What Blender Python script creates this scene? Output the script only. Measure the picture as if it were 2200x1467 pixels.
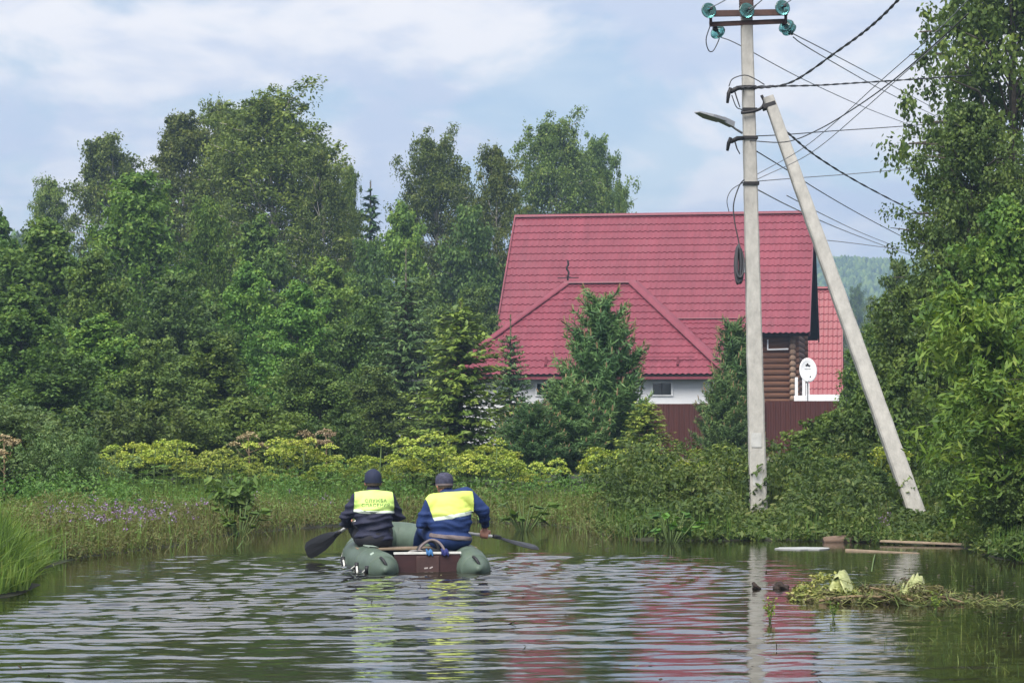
import bpy, bmesh, math, random
import numpy as np
from mathutils import Vector, Matrix
from mathutils.bvhtree import BVHTree

scene = bpy.context.scene
COL = scene.collection
for _o in list(bpy.data.objects):
    bpy.data.objects.remove(_o, do_unlink=True)

# ------------------------------------------------------------------ camera
CAM_H = 1.65
F = 5000.0                                   # focal length in photo pixels (2200 wide)
PITCH = math.atan(136.5 / F)
cam = bpy.data.cameras.new('camera')
cam.sensor_width = 36.0
cam.lens = 36.0 * F / 2200.0
cam.clip_start = 0.5
cam.clip_end = 6000
cam_ob = bpy.data.objects.new('camera', cam)
COL.objects.link(cam_ob)
cam_ob.location = (0, 0, CAM_H)
cam_ob.rotation_euler = (math.pi / 2 + PITCH, 0, 0)
scene.camera = cam_ob

# ------------------------------------------------------------------ light
SUN_EL, SUN_AZ = math.radians(52), math.radians(205)   # azimuth clockwise from +Y: behind the camera, to the left
sun = bpy.data.lights.new('sun', 'SUN')
sun.energy = 2.6
sun.angle = math.radians(45)
sun.color = (1.0, 0.95, 0.88)
sun_ob = bpy.data.objects.new('sun', sun)
COL.objects.link(sun_ob)
_sd = Vector((math.sin(SUN_AZ) * math.cos(SUN_EL), math.cos(SUN_AZ) * math.cos(SUN_EL), math.sin(SUN_EL)))
sun_ob.rotation_euler = (-_sd).to_track_quat('-Z', 'Y').to_euler()

world = bpy.data.worlds.new('World')
scene.world = world
world.use_nodes = True
CLOUD_SCALE, CLOUD_LOC = (10.0, 10.0, 19.0), (1.3, 0.4, 2.1)
def build_world():
    nt = world.node_tree
    N, L = nt.nodes, nt.links
    N.clear()
    out = N.new('ShaderNodeOutputWorld')
    sky = N.new('ShaderNodeTexSky')
    sky.sky_type = 'NISHITA'
    sky.sun_disc = False
    sky.sun_elevation = SUN_EL
    sky.sun_rotation = SUN_AZ
    sky.air_density = 1.0
    sky.dust_density = 0.6
    sky.ozone_density = 1.5
    bg = N.new('ShaderNodeBackground')
    bg.inputs['Strength'].default_value = 0.055
    L.new(sky.outputs[0], bg.inputs['Color'])
    tc = N.new('ShaderNodeTexCoord')
    def noise(scale, loc, detail, rough, dist):
        mp = N.new('ShaderNodeMapping')
        mp.inputs['Scale'].default_value = scale
        mp.inputs['Location'].default_value = loc
        L.new(tc.outputs['Generated'], mp.inputs['Vector'])
        n = N.new('ShaderNodeTexNoise')
        n.inputs['Scale'].default_value = 1.0
        n.inputs['Detail'].default_value = detail
        n.inputs['Roughness'].default_value = rough
        n.inputs['Distortion'].default_value = dist
        L.new(mp.outputs[0], n.inputs['Vector'])
        return n
    def ramp(a, ca, b, cb):
        r = N.new('ShaderNodeValToRGB')
        r.color_ramp.interpolation = 'EASE'
        r.color_ramp.elements[0].position = a; r.color_ramp.elements[0].color = (*ca, 1)
        r.color_ramp.elements[1].position = b; r.color_ramp.elements[1].color = (*cb, 1)
        return r
    n1 = noise(CLOUD_SCALE, CLOUD_LOC, 10.0, 0.56, 0.35)
    r1 = ramp(0.39, (0.30, 0.30, 0.30), 0.53, (1, 1, 1))
    L.new(n1.outputs['Fac'], r1.inputs['Fac'])
    n2 = noise((9.0, 9.0, 24.0), (7.7, 3.1, 0.35), 8.0, 0.55, 0.3)
    r2 = ramp(0.40, (0.60, 0.66, 0.80), 0.58, (0.95, 0.92, 0.92))
    L.new(n2.outputs['Fac'], r2.inputs['Fac'])
    bgc = N.new('ShaderNodeBackground')
    bgc.inputs['Strength'].default_value = 0.49
    L.new(r2.outputs['Color'], bgc.inputs['Color'])
    mix = N.new('ShaderNodeMixShader')
    L.new(r1.outputs['Color'], mix.inputs['Fac'])
    L.new(bg.outputs[0], mix.inputs[1])
    L.new(bgc.outputs[0], mix.inputs[2])
    L.new(mix.outputs[0], out.inputs['Surface'])
build_world()

scene.view_settings.view_transform = 'Standard'
scene.view_settings.look = 'None'
scene.view_settings.exposure = 1.30
scene.view_settings.gamma = 1.0
scene.view_settings.use_curve_mapping = False
scene.render.engine = 'CYCLES'
scene.cycles.max_bounces = 6
scene.cycles.diffuse_bounces = 3
scene.cycles.glossy_bounces = 3
scene.cycles.transmission_bounces = 4
scene.cycles.volume_bounces = 0
scene.cycles.caustics_reflective = False
scene.cycles.caustics_refractive = False

# ------------------------------------------------------------------ helpers
def PX(px, py, d):
    """world point that stands at distance d (metres along +Y) on the sight line of photo pixel (px, py)"""
    c, s = math.cos(PITCH), math.sin(PITCH)
    a, b = (px - 1100.0), (733.5 - py)
    v = Vector((a, F * c - b * s, F * s + b * c))
    k = d / v.y
    return Vector((v.x * k, d, CAM_H + v.z * k))

def tag(o, label=None, cat=None, group=None, kind=None):
    if label: o['label'] = label
    if cat: o['category'] = cat
    if group: o['group'] = group
    if kind: o['kind'] = kind
    return o

def link(name, me, mat=None, parent=None):
    o = bpy.data.objects.new(name, me)
    COL.objects.link(o)
    if mat is not None and me is not None and len(me.materials) == 0:
        me.materials.append(mat)
    if parent is not None:
        o.parent = parent
    return o

def empty(name, loc=(0, 0, 0), rz=0.0, label=None, cat=None, group=None):
    o = bpy.data.objects.new(name, None)
    COL.objects.link(o)
    o.location = loc
    o.rotation_euler = (0, 0, rz)
    o.empty_display_size = 0.2
    return tag(o, label, cat, group)

KIDS = {}
def copy_tree(src, label=None, group=None):
    """copy of a thing with copies of its parts and sub-parts; mesh data is shared"""
    def rec(o, parent):
        c = o.copy()
        COL.objects.link(c)
        if parent is not None:
            c.parent = parent
        for ch in [k for k in bpy.data.objects if k.parent == o] if o.name not in KIDS else KIDS[o.name]:
            rec(ch, c)
        return c
    def fill(o):
        KIDS[o.name] = list(o.children)
        for ch in KIDS[o.name]:
            fill(ch)
    if src.name not in KIDS:
        fill(src)
    r = rec(src, None)
    if label: r['label'] = label
    if group: r['group'] = group
    return r

def np_mesh(name, verts, faces, tint=None, smooth=False):
    """faces: (n,k) int array of equal-sided polygons"""
    verts = np.asarray(verts, dtype=np.float32).reshape(-1, 3)
    faces = np.asarray(faces, dtype=np.int32)
    me = bpy.data.meshes.new(name)
    n, k = faces.shape
    me.vertices.add(len(verts))
    me.vertices.foreach_set('co', verts.ravel())
    me.loops.add(n * k)
    me.loops.foreach_set('vertex_index', faces.ravel())
    me.polygons.add(n)
    me.polygons.foreach_set('loop_start', np.arange(0, n * k, k, dtype=np.int32))
    if smooth:
        me.polygons.foreach_set('use_smooth', np.ones(n, dtype=bool))
    if tint is not None:
        at = me.attributes.new('tint', 'FLOAT', 'POINT')
        at.data.foreach_set('value', np.asarray(tint, dtype=np.float32).ravel())
    me.update(calc_edges=True)
    return me

class MB:
    """collects shapes and links them as ONE mesh object"""
    def __init__(self):
        self.v, self.f, self.s = [], [], []
    def add(self, vs, fs, smooth=False):
        b = len(self.v)
        self.v += [tuple(p) for p in vs]
        self.f += [tuple(i + b for i in f) for f in fs]
        self.s += [smooth] * len(fs)
        return self
    def box(self, lo, hi, M=None):
        x0, y0, z0 = lo; x1, y1, z1 = hi
        vs = [(x0,y0,z0),(x1,y0,z0),(x1,y1,z0),(x0,y1,z0),(x0,y0,z1),(x1,y0,z1),(x1,y1,z1),(x0,y1,z1)]
        if M is not None:
            vs = [M @ Vector(p) for p in vs]
        return self.add(vs, [(0,3,2,1),(4,5,6,7),(0,1,5,4),(1,2,6,5),(2,3,7,6),(3,0,4,7)])
    def bar(self, a, b, w, h=None, up=(0, 0, 1), w2=None, h2=None):
        a, b = Vector(a), Vector(b)
        h = w if h is None else h
        w2 = w if w2 is None else w2
        h2 = h if h2 is None else h2
        d = (b - a).normalized()
        s = d.cross(Vector(up))
        if s.length < 1e-4: s = d.cross(Vector((0, 1, 0)))
        s.normalize(); u = s.cross(d)
        vs = []
        for p, ww, hh in ((a, w, h), (b, w2, h2)):
            vs += [p - s*ww/2 - u*hh/2, p + s*ww/2 - u*hh/2, p + s*ww/2 + u*hh/2, p - s*ww/2 + u*hh/2]
        return self.add(vs, [(0,3,2,1),(4,5,6,7),(0,1,5,4),(1,2,6,5),(2,3,7,6),(3,0,4,7)])
    def tube(self, pts, rad, n=8, cap=True, smooth=True):
        pts = [Vector(p) for p in pts]
        m = len(pts)
        if not hasattr(rad, '__len__'): rad = [rad] * m
        vs, fs = [], []
        prev = None
        for i, p in enumerate(pts):
            t = (pts[min(i+1, m-1)] - pts[max(i-1, 0)])
            if t.length < 1e-9: t = Vector((0, 0, 1))
            t.normalize()
            if prev is None:
                ref = Vector((0, 0, 1)) if abs(t.z) < 0.9 else Vector((1, 0, 0))
                s = t.cross(ref).normalized()
            else:
                s = prev - t * prev.dot(t)
                s = s.normalized() if s.length > 1e-6 else t.cross(Vector((1, 0, 0))).normalized()
            prev = s
            u = t.cross(s)
            for k in range(n):
                a = 2 * math.pi * k / n
                vs.append(p + (s * math.cos(a) + u * math.sin(a)) * rad[i])
        for i in range(m - 1):
            for k in range(n):
                fs.append((i*n+k, i*n+(k+1)%n, (i+1)*n+(k+1)%n, (i+1)*n+k))
        if cap:
            fs.append(tuple(range(n))[::-1]); fs.append(tuple(range((m-1)*n, m*n)))
        return self.add(vs, fs, smooth)
    def lathe(self, prof, M=None, n=16):
        """prof: (r, z) pairs about local Z"""
        vs, fs = [], []
        for r, z in prof:
            for k in range(n):
                a = 2*math.pi*k/n
                p = Vector((r*math.cos(a), r*math.sin(a), z))
                vs.append(M @ p if M is not None else p)
        for i in range(len(prof)-1):
            for k in range(n):
                fs.append((i*n+k, i*n+(k+1)%n, (i+1)*n+(k+1)%n, (i+1)*n+k))
        fs.append(tuple(range(n))[::-1]); fs.append(tuple(range((len(prof)-1)*n, len(prof)*n)))
        return self.add(vs, fs, True)
    def mesh(self, name):
        me = bpy.data.meshes.new(name)
        me.from_pydata([tuple(v) for v in self.v], [], self.f)
        me.polygons.foreach_set('use_smooth', np.array(self.s, dtype=bool))
        me.update()
        return me
    def build(self, name, mat, parent=None):
        return link(name, self.mesh(name), mat, parent)

def bevel(o, w, seg=2):
    m = o.modifiers.new('bevel', 'BEVEL')
    m.width = w; m.segments = seg; m.limit_method = 'ANGLE'
    return o

def spline(pts, n=8):
    """Catmull-Rom through the points"""
    P = [Vector(p) for p in pts]
    P = [P[0]*2 - P[1]] + P + [P[-1]*2 - P[-2]]
    out = []
    for i in range(1, len(P)-2):
        for k in range(n):
            t = k / n
            a, b, c, d = P[i-1], P[i], P[i+1], P[i+2]
            out.append(0.5*((2*b) + (c-a)*t + (2*a-5*b+4*c-d)*t*t + (3*b-a-3*c+d)*t**3))
    out.append(P[-2])
    return out

# ------------------------------------------------------------------ materials
def new_mat(name):
    m = bpy.data.materials.new(name)
    m.use_nodes = True
    nt = m.node_tree
    return m, nt.nodes, nt.links, nt.nodes['Principled BSDF']

def basic(name, col, rough=0.6, var=0.25, scale=6.0, metal=0.0, bump=0.0, bscale=40.0, spec=0.4, col2=None, stretch=(1, 1, 1)):
    """a base colour broken up by two sizes of noise, with fine relief"""
    m, N, L, B = new_mat(name)
    tc = N.new('ShaderNodeTexCoord')
    mp = N.new('ShaderNodeMapping')
    mp.inputs['Scale'].default_value = stretch
    L.new(tc.outputs['Object'], mp.inputs['Vector'])
    n = N.new('ShaderNodeTexNoise')
    n.inputs['Scale'].default_value = scale
    n.inputs['Detail'].default_value = 8
    n.inputs['Roughness'].default_value = 0.65
    L.new(mp.outputs[0], n.inputs['Vector'])
    r = N.new('ShaderNodeValToRGB')
    c2 = col2 or tuple(min(1, c * (1 + var)) for c in col)
    c1 = tuple(c * (1 - var) for c in col)
    r.color_ramp.elements[0].position = 0.3; r.color_ramp.elements[0].color = (*c1, 1)
    r.color_ramp.elements[1].position = 0.7; r.color_ramp.elements[1].color = (*c2, 1)
    L.new(n.outputs['Fac'], r.inputs['Fac'])
    L.new(r.outputs['Color'], B.inputs['Base Color'])
    B.inputs['Roughness'].default_value = rough
    B.inputs['Metallic'].default_value = metal
    B.inputs['Specular IOR Level'].default_value = spec
    if bump > 0:
        n2 = N.new('ShaderNodeTexNoise')
        n2.inputs['Scale'].default_value = bscale
        n2.inputs['Detail'].default_value = 5
        L.new(mp.outputs[0], n2.inputs['Vector'])
        b = N.new('ShaderNodeBump')
        b.inputs['Strength'].default_value = bump
        b.inputs['Distance'].default_value = 0.02
        L.new(n2.outputs['Fac'], b.inputs['Height'])
        L.new(b.outputs[0], B.inputs['Normal'])
    return m

def leaf_mat(name, cols, rough=0.5, trans=0.3, spec=0.25, objvar=0.25):
    """cols: colours from the darkest to the yellowest leaf, chosen by the leaf's own tint"""
    m, N, L, B = new_mat(name)
    at = N.new('ShaderNodeAttribute'); at.attribute_name = 'tint'
    r = N.new('ShaderNodeValToRGB')
    el = r.color_ramp.elements
    while len(el) < len(cols): el.new(0.5)
    for i, c in enumerate(cols):
        el[i].position = i / (len(cols) - 1); el[i].color = (*c, 1)
    L.new(at.outputs['Fac'], r.inputs['Fac'])
    oi = N.new('ShaderNodeObjectInfo')
    mr = N.new('ShaderNodeMapRange')
    mr.inputs['To Min'].default_value = 1 - objvar; mr.inputs['To Max'].default_value = 1 + objvar
    L.new(oi.outputs['Random'], mr.inputs['Value'])
    hs = N.new('ShaderNodeHueSaturation')
    hr = N.new('ShaderNodeMapRange')
    hr.inputs['To Min'].default_value = 0.485; hr.inputs['To Max'].default_value = 0.515
    mu = N.new('ShaderNodeMath'); mu.operation = 'FRACT'
    mm = N.new('ShaderNodeMath'); mm.operation = 'MULTIPLY'; mm.inputs[1].default_value = 7.31
    L.new(oi.outputs['Random'], mm.inputs[0]); L.new(mm.outputs[0], mu.inputs[0]); L.new(mu.outputs[0], hr.inputs['Value'])
    L.new(hr.outputs[0], hs.inputs['Hue'])
    L.new(mr.outputs[0], hs.inputs['Value'])
    L.new(r.outputs['Color'], hs.inputs['Color'])
    L.new(hs.outputs[0], B.inputs['Base Color'])
    B.inputs['Roughness'].default_value = rough
    B.inputs['Specular IOR Level'].default_value = spec
    tr = N.new('ShaderNodeBsdfTranslucent')
    g = N.new('ShaderNodeMixRGB'); g.blend_type = 'MULTIPLY'; g.inputs['Fac'].default_value = 1
    g.inputs['Color2'].default_value = (1.25, 1.2, 0.55, 1)
    L.new(hs.outputs[0], g.inputs['Color1']); L.new(g.outputs[0], tr.inputs['Color'])
    mx = N.new('ShaderNodeMixShader'); mx.inputs['Fac'].default_value = trans
    L.new(B.outputs[0], mx.inputs[1]); L.new(tr.outputs[0], mx.inputs[2])
    L.new(mx.outputs[0], N['Material Output'].inputs['Surface'])
    return m

M = {}
M['bark'] = basic('bark', (0.09, 0.075, 0.06), 0.9, 0.4, 9, bump=0.5)
M['birch_bark'] = basic('birch_bark', (0.50, 0.46, 0.40), 0.85, 0.5, 7, stretch=(1, 1, 0.35))
M['stem'] = basic('plant_stem', (0.09, 0.14, 0.035), 0.7, 0.3, 12)
M['dry_stem'] = basic('dry_stem', (0.20, 0.14, 0.08), 0.85, 0.3, 12)
M['birch_leaf'] = leaf_mat('birch_leaf', [(0.051, 0.079, 0.018), (0.098, 0.145, 0.028), (0.153, 0.210, 0.039), (0.231, 0.267, 0.058)])
M['lime_leaf'] = leaf_mat('lime_leaf', [(0.046, 0.099, 0.021), (0.089, 0.173, 0.031), (0.136, 0.242, 0.041), (0.214, 0.303, 0.053)])
M['dark_leaf'] = leaf_mat('dark_leaf', [(0.040, 0.078, 0.022), (0.076, 0.135, 0.032), (0.121, 0.195, 0.041), (0.188, 0.263, 0.055)])
M['bright_leaf'] = leaf_mat('bright_leaf', [(0.054, 0.107, 0.020), (0.101, 0.176, 0.026), (0.171, 0.252, 0.036), (0.265, 0.328, 0.061)])
M['spruce_needle'] = leaf_mat('spruce_needle', [(0.023, 0.057, 0.026), (0.047, 0.097, 0.038), (0.081, 0.151, 0.046), (0.147, 0.237, 0.055)], trans=0.12)
M['light_spruce_needle'] = leaf_mat('light_spruce_needle', [(0.046, 0.089, 0.022), (0.105, 0.165, 0.031), (0.193, 0.257, 0.043), (0.308, 0.358, 0.066)], trans=0.15)
M['pine_needle'] = leaf_mat('pine_needle', [(0.045, 0.096, 0.039), (0.081, 0.157, 0.053), (0.131, 0.220, 0.069), (0.209, 0.294, 0.097)], trans=0.12)
M['hogweed_leaf'] = leaf_mat('hogweed_leaf', [(0.043, 0.101, 0.022), (0.081, 0.161, 0.032), (0.123, 0.222, 0.045), (0.190, 0.282, 0.070)])
M['umbel'] = leaf_mat('umbel', [(0.170, 0.252, 0.036), (0.272, 0.351, 0.045), (0.357, 0.423, 0.063), (0.425, 0.450, 0.117)], trans=0.2)
M['dry_umbel'] = leaf_mat('dry_umbel', [(0.16,0.11,0.05),(0.28,0.20,0.10),(0.40,0.32,0.18),(0.48,0.40,0.25)], trans=0.1)
M['grass'] = leaf_mat('grass_blade', [(0.053, 0.101, 0.021), (0.089, 0.171, 0.029), (0.135, 0.232, 0.042), (0.209, 0.252, 0.074)], trans=0.35)
M['brown_grass'] = leaf_mat('brown_grass_blade', [(0.066, 0.060, 0.024), (0.124, 0.113, 0.041), (0.148, 0.174, 0.048), (0.131, 0.250, 0.053)], trans=0.25)
M['purple'] = leaf_mat('purple_petal', [(0.22,0.13,0.30),(0.30,0.19,0.40),(0.36,0.26,0.46),(0.38,0.33,0.48)], trans=0.2)
M['soil'] = basic('soil', (0.030, 0.026, 0.016), 0.95, 0.5, 0.8, bump=0.6, bscale=8, col2=(0.035, 0.042, 0.018))
M['willow_leaf'] = leaf_mat('willow_leaf', [(0.056, 0.106, 0.036), (0.106, 0.181, 0.060), (0.163, 0.250, 0.084), (0.225, 0.312, 0.108)], objvar=.1)
# ------------------------------------------------------------------ setting: ground, water, hills
WPOLY = np.array([(-5.3,-40),(-5.2,0),(-4.95,15),(-4.55,19.5),(-4.25,20.6),(-4.6,22.5),(-4.75,24.3),(-4.55,25.4),(-3.8,27.6),(-3.6,29.6),
                  (-2.56,31.6),(-.67,33.0),(.64,31.8),(1.10,30.0),(1.40,28.6),(2.2,28.3),(2.96,28.4),(3.8,28.2),(5.2,27.4),(5.2,25),
                  (5.35,23.9),(5.7,20),(6.2,0),(6.4,-40)])
def shore_dist(x, y):
    """signed distance to the waterline: positive on land"""
    x = np.asarray(x, float); y = np.asarray(y, float)
    best = np.full(x.shape, 1e9); inside = np.zeros(x.shape, bool)
    n = len(WPOLY)
    for i in range(n):
        (ax, ay), (bx, by) = WPOLY[i], WPOLY[(i+1) % n]
        dx, dy = bx-ax, by-ay
        t = np.clip(((x-ax)*dx + (y-ay)*dy)/(dx*dx+dy*dy), 0, 1)
        best = np.minimum(best, np.hypot(x-ax-t*dx, y-ay-t*dy))
        c = ((ay > y) != (by > y)) & (x < (bx-ax)*(y-ay)/(by-ay+1e-12)+ax)
        inside ^= c
    return np.where(inside, -best, best)

def ground_z(x, y):
    x = np.asarray(x, float); y = np.asarray(y, float)
    sd = shore_dist(x, y)
    land = 0.02 + 0.11*(1-np.exp(-np.clip(sd, 0, None)/5.0))
    bed = -0.5*(1-np.exp(np.clip(sd, None, 0)/2.0))
    z = np.where(sd > 0, land, bed)
    z = z + np.where(sd > 0.5, 0.03*np.sin(x*1.3+0.4*y)*np.sin(y*0.9-0.3*x), 0)
    far = np.clip((y-140)/400, 0, 1)
    return z + 6*far*far
def gz(x, y): return float(ground_z(np.array([x]), np.array([y]))[0])

def grid_mesh(name, xs, ys, zf, smooth=True):
    X, Y = np.meshgrid(xs, ys)
    Z = zf(X, Y)
    v = np.stack([X, Y, Z], -1).reshape(-1, 3)
    nx, ny = len(xs), len(ys)
    i = (np.arange(ny-1)[:, None]*nx + np.arange(nx-1)[None]).ravel()
    return np_mesh(name, v, np.stack([i, i+1, i+nx+1, i+nx], -1), smooth=smooth)

xs = np.concatenate([[-1400,-700,-300,-150,-80,-50], np.arange(-30, 30.01, 0.4), [50,80,150,300,700,1400]])
ys = np.concatenate([[-300,-100,-40,-20], np.arange(-5, 70.01, 0.4), [75,80,90,100,120,150,200,260,330,420,520,700,1000,1500]])
tag(link('ground', grid_mesh('ground', xs, ys, ground_z), M['soil']), kind='structure')

def water_material():
    m, N, L, B = new_mat('flood_water')
    B.inputs['Base Color'].default_value = (0.040, 0.032, 0.014, 1)
    B.inputs['Roughness'].default_value = 0.035
    B.inputs['IOR'].default_value = 1.7
    B.inputs['Specular IOR Level'].default_value = 0.5
    tc = N.new('ShaderNodeTexCoord')
    mp = N.new('ShaderNodeMapping'); mp.inputs['Scale'].default_value = (1.0, 2.4, 1)
    L.new(tc.outputs['Object'], mp.inputs['Vector'])
    n = N.new('ShaderNodeTexNoise'); n.inputs['Scale'].default_value = 3.2; n.inputs['Detail'].default_value = 3
    L.new(mp.outputs[0], n.inputs['Vector'])
    b = N.new('ShaderNodeBump'); b.inputs['Strength'].default_value = 0.06; b.inputs['Distance'].default_value = 0.03
    L.new(n.outputs['Fac'], b.inputs['Height'])
    n3 = N.new('ShaderNodeTexNoise'); n3.inputs['Scale'].default_value = 4.0; n3.inputs['Detail'].default_value = 2; n3.inputs['Distortion'].default_value = .6
    mp3 = N.new('ShaderNodeMapping'); mp3.inputs['Scale'].default_value = (1.0, 3.6, 1); L.new(tc.outputs['Object'], mp3.inputs['Vector'])
    L.new(mp3.outputs[0], n3.inputs['Vector'])
    b2 = N.new('ShaderNodeBump'); b2.inputs['Strength'].default_value = 0.10; b2.inputs['Distance'].default_value = 0.012
    L.new(n3.outputs['Fac'], b2.inputs['Height']); L.new(b.outputs[0], b2.inputs['Normal']); L.new(b2.outputs[0], B.inputs['Normal'])
    # silt stirred into the shallows
    n2 = N.new('ShaderNodeTexNoise'); n2.inputs['Scale'].default_value = 0.35; n2.inputs['Detail'].default_value = 4
    L.new(tc.outputs['Object'], n2.inputs['Vector'])
    r = N.new('ShaderNodeValToRGB')
    r.color_ramp.elements[0].position = .35; r.color_ramp.elements[0].color = (0.009, 0.008, 0.004, 1)
    r.color_ramp.elements[1].position = .7; r.color_ramp.elements[1].color = (0.024, 0.019, 0.009, 1)
    L.new(n2.outputs['Fac'], r.inputs['Fac']); L.new(r.outputs[0], B.inputs['Base Color'])
    return m
M['water'] = water_material()

BOAT = Vector((-0.84, 23.15, 0.0)); BOAT_YAW = math.radians(9.5)
def water_z(X, Y):
    rng = np.random.default_rng(5)
    # the amplitude is greatest round and in front of the boat and dies out under the far bank
    sd = -shore_dist(X, Y)
    bx, by = BOAT.x, BOAT.y
    calm = np.clip((26.6 - Y + 0.25*np.sin(X*1.3) + 0.12*np.sin(X*3.1+1))/1.6, 0.0, 1)
    calm = calm*calm*(3-2*calm)
    right = 1/(1+np.exp((X-2.3-0.10*(23-Y))/0.5))              # sheltered behind the debris on the right
    rr = np.hypot((X-bx-0.1)/1.5, (Y-by+0.9)/2.2)
    boat = np.exp(-rr**2)
    gust = 0.75+0.35*np.sin(X*.55+Y*.31+.6)*np.sin(Y*.52-X*.2+1.1)
    centre = np.exp(-((X+1.2)/3.6)**2-((Y-21.2)/4.2)**2)
    amp = (0.06 + 0.94*calm)*(0.30 + 0.70*right)*np.clip(sd/0.8, 0.05, 1)*gust*(0.60+2.0*centre)
    z = np.zeros_like(X)
    for k in range(26):
        lam = 0.15*(1.085**k) * rng.uniform(.9, 1.1)
        th = rng.normal(0, 0.42) + (0.16 if k % 2 else -0.10)
        kx, ky = math.sin(th)*2*math.pi/lam, math.cos(th)*2*math.pi/lam
        a = 0.0052*lam/(1+(lam/0.50)**2.2)
        ph = rng.uniform(0, 6.28)
        wob = 1.1*np.sin(X*rng.uniform(.5, 1.3)+ph*3 + Y*rng.uniform(-.3, .3)) + .7*np.sin(X*rng.uniform(1.5, 2.6)+ph)
        env = 0.55+0.45*np.sin(X*rng.uniform(.25, .8)+Y*rng.uniform(.15, .5)+ph*5)
        z += a*np.sin(kx*X+ky*Y+wob+ph)*env
    # long low swells that reach the near water as single bright crests
    for k in range(7):
        lam = rng.uniform(.45, .95); th = rng.normal(.05, .10); ph = rng.uniform(0, 6.28)
        ww = 2*math.pi/lam*(math.sin(th)*X+math.cos(th)*Y)+ph+1.3*np.sin(X*rng.uniform(.4, .9)+ph*2)+.6*np.sin(X*rng.uniform(1.1, 2.0)+Y*.3)
        env = np.clip(np.sin(X*rng.uniform(.2, .6)+Y*rng.uniform(.5, 1.1)+ph*3), 0, 1)
        z += 0.0075*lam*(np.exp(1.6*(np.sin(ww)-1))-.3)*env*np.clip((21.5-Y)/4, 0, 1.3)
    # rings pushed out by the boat
    r = np.hypot(X-bx-.1, Y-by-.6)
    z += 0.0022*np.sin(r*2*math.pi/0.62 + .7*np.sin(np.arctan2(Y-by, X-bx)*5))*np.exp(-((r-3.2)/3.0)**2)
    chop = np.zeros_like(X)
    for k in range(16):
        lam = rng.uniform(.22, .6); th = rng.uniform(-1.5, 1.5)
        chop += 0.0085*lam*np.sin((math.sin(th)*X+math.cos(th)*Y)*2*math.pi/lam + rng.uniform(0, 6.28) + np.sin(X*2.1+k))
    return (z*amp + chop*boat*calm*0.55)
xs = np.concatenate([[-60,-30,-15,-9,-7,-6], np.arange(-5.4, 6.001, 0.06), [6.6,8,12,20,40,70]])
ys = np.concatenate([[-60,-30,-10,0,5,9], np.arange(11, 34, 0.026), [36,45,60]])
tag(link('water', grid_mesh('water', xs, ys, water_z), M['water']), kind='structure')

# wooded hills beyond the village
def hill_z(x, y):
    rise = np.clip((y-620)/330, 0, 1); rise = rise*rise*(3-2*rise)
    h = 54 + 3*np.sin(x/120+1.6) + 1.2*np.sin(x/41+.4)
    a = -2.0 + np.clip((y-320)/200, 0, 1)*5 + rise*h
    l = np.clip((y-330)/90, 0, 1); l = l*l*(3-2*l)
    b = -3 + l*29/(1+np.exp((x+68)/8.0))
    return np.maximum(a, b)
xs = np.linspace(-700, 700, 141); ys = np.concatenate([np.linspace(300, 600, 24), np.linspace(610, 1100, 24)])
M['hill'] = basic('hill_ground', (0.022, 0.045, 0.02), 0.95, 0.3, 0.05)
tag(link('hills', grid_mesh('hills', xs, ys, hill_z), M['hill']), kind='structure')

def far_wood():
    rng = np.random.default_rng(9)
    base = []
    for lat, r in ((-1.0, 0.25), (-.4, 1.0), (.25, .85), (.7, .45)):
        base.append([(r*math.cos(a), r*math.sin(a), lat) for a in np.arange(6)*math.pi/3 + lat])
    base = np.array(base).reshape(-1, 3); base = np.vstack([base, [[0, 0, 1.0]]])
    F3 = []
    for i in range(3):
        for k in range(6):
            a, b, c, d = i*6+k, i*6+(k+1) % 6, (i+1)*6+(k+1) % 6, (i+1)*6+k
            F3 += [(a, b, c), (a, c, d)]
    F3 += [(18+k, 18+(k+1) % 6, 24) for k in range(6)]
    F3 = np.array(F3)
    V, FF, T = [], [], []
    n = 0
    def put(x, y, s, tall):
        nonlocal n
        z = float(hill_z(np.array([x]), np.array([y]))[0])
        v = base*rng.uniform(.75, 1.25, base.shape)*np.array([s, s, s*tall]) + np.array([x, y, z+s*tall*.8])
        V.append(v); FF.append(F3+n); T.append(np.full(len(v), rng.random())); n += len(v)
    for _ in range(4300):                                     # the blue ridge on the right
        y = rng.uniform(640, 975); px = rng.uniform(1740, 2000)
        put((px-1100)/5000*y, y, rng.uniform(1.0, 1.7), rng.uniform(.9, 1.6))
    for _ in range(600):                                      # the nearer wooded shoulder on the left
        y = rng.uniform(345, 430); px = rng.uniform(-150, 330)
        put((px-1100)/5000*y, y, rng.uniform(1.5, 2.6), rng.uniform(1.2, 2.4))
    for _ in range(600):                                     # the rest of the ridge, to either side
        y = rng.uniform(640, 960); x = rng.uniform(-500, 500)
        if 1700 < 1100+5000*x/y < 2060: continue
        put(x, y, rng.uniform(1.8, 3), rng.uniform(1.0, 1.6))
    o = link('far_forest', np_mesh('far_forest', np.vstack(V), np.vstack(FF), np.concatenate(T)), M['dark_leaf'])
    tag(o, kind='stuff')
far_wood()

HAZE = True
def haze():
    mb = MB(); mb.box((-1450, -320, -3.0), (1450, 1520, 100))
    m = bpy.data.materials.new('haze_air'); m.use_nodes = True
    N, L = m.node_tree.nodes, m.node_tree.links
    N.clear()
    out = N.new('ShaderNodeOutputMaterial'); v = N.new('ShaderNodeVolumePrincipled')
    v.inputs['Color'].default_value = (0.50, 0.71, 1.0, 1)
    v.inputs['Density'].default_value = 0.00082
    v.inputs['Anisotropy'].default_value = 0.2
    L.new(v.outputs[0], out.inputs['Volume'])
    tag(mb.build('haze', m), kind='stuff')
if HAZE: haze()

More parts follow.
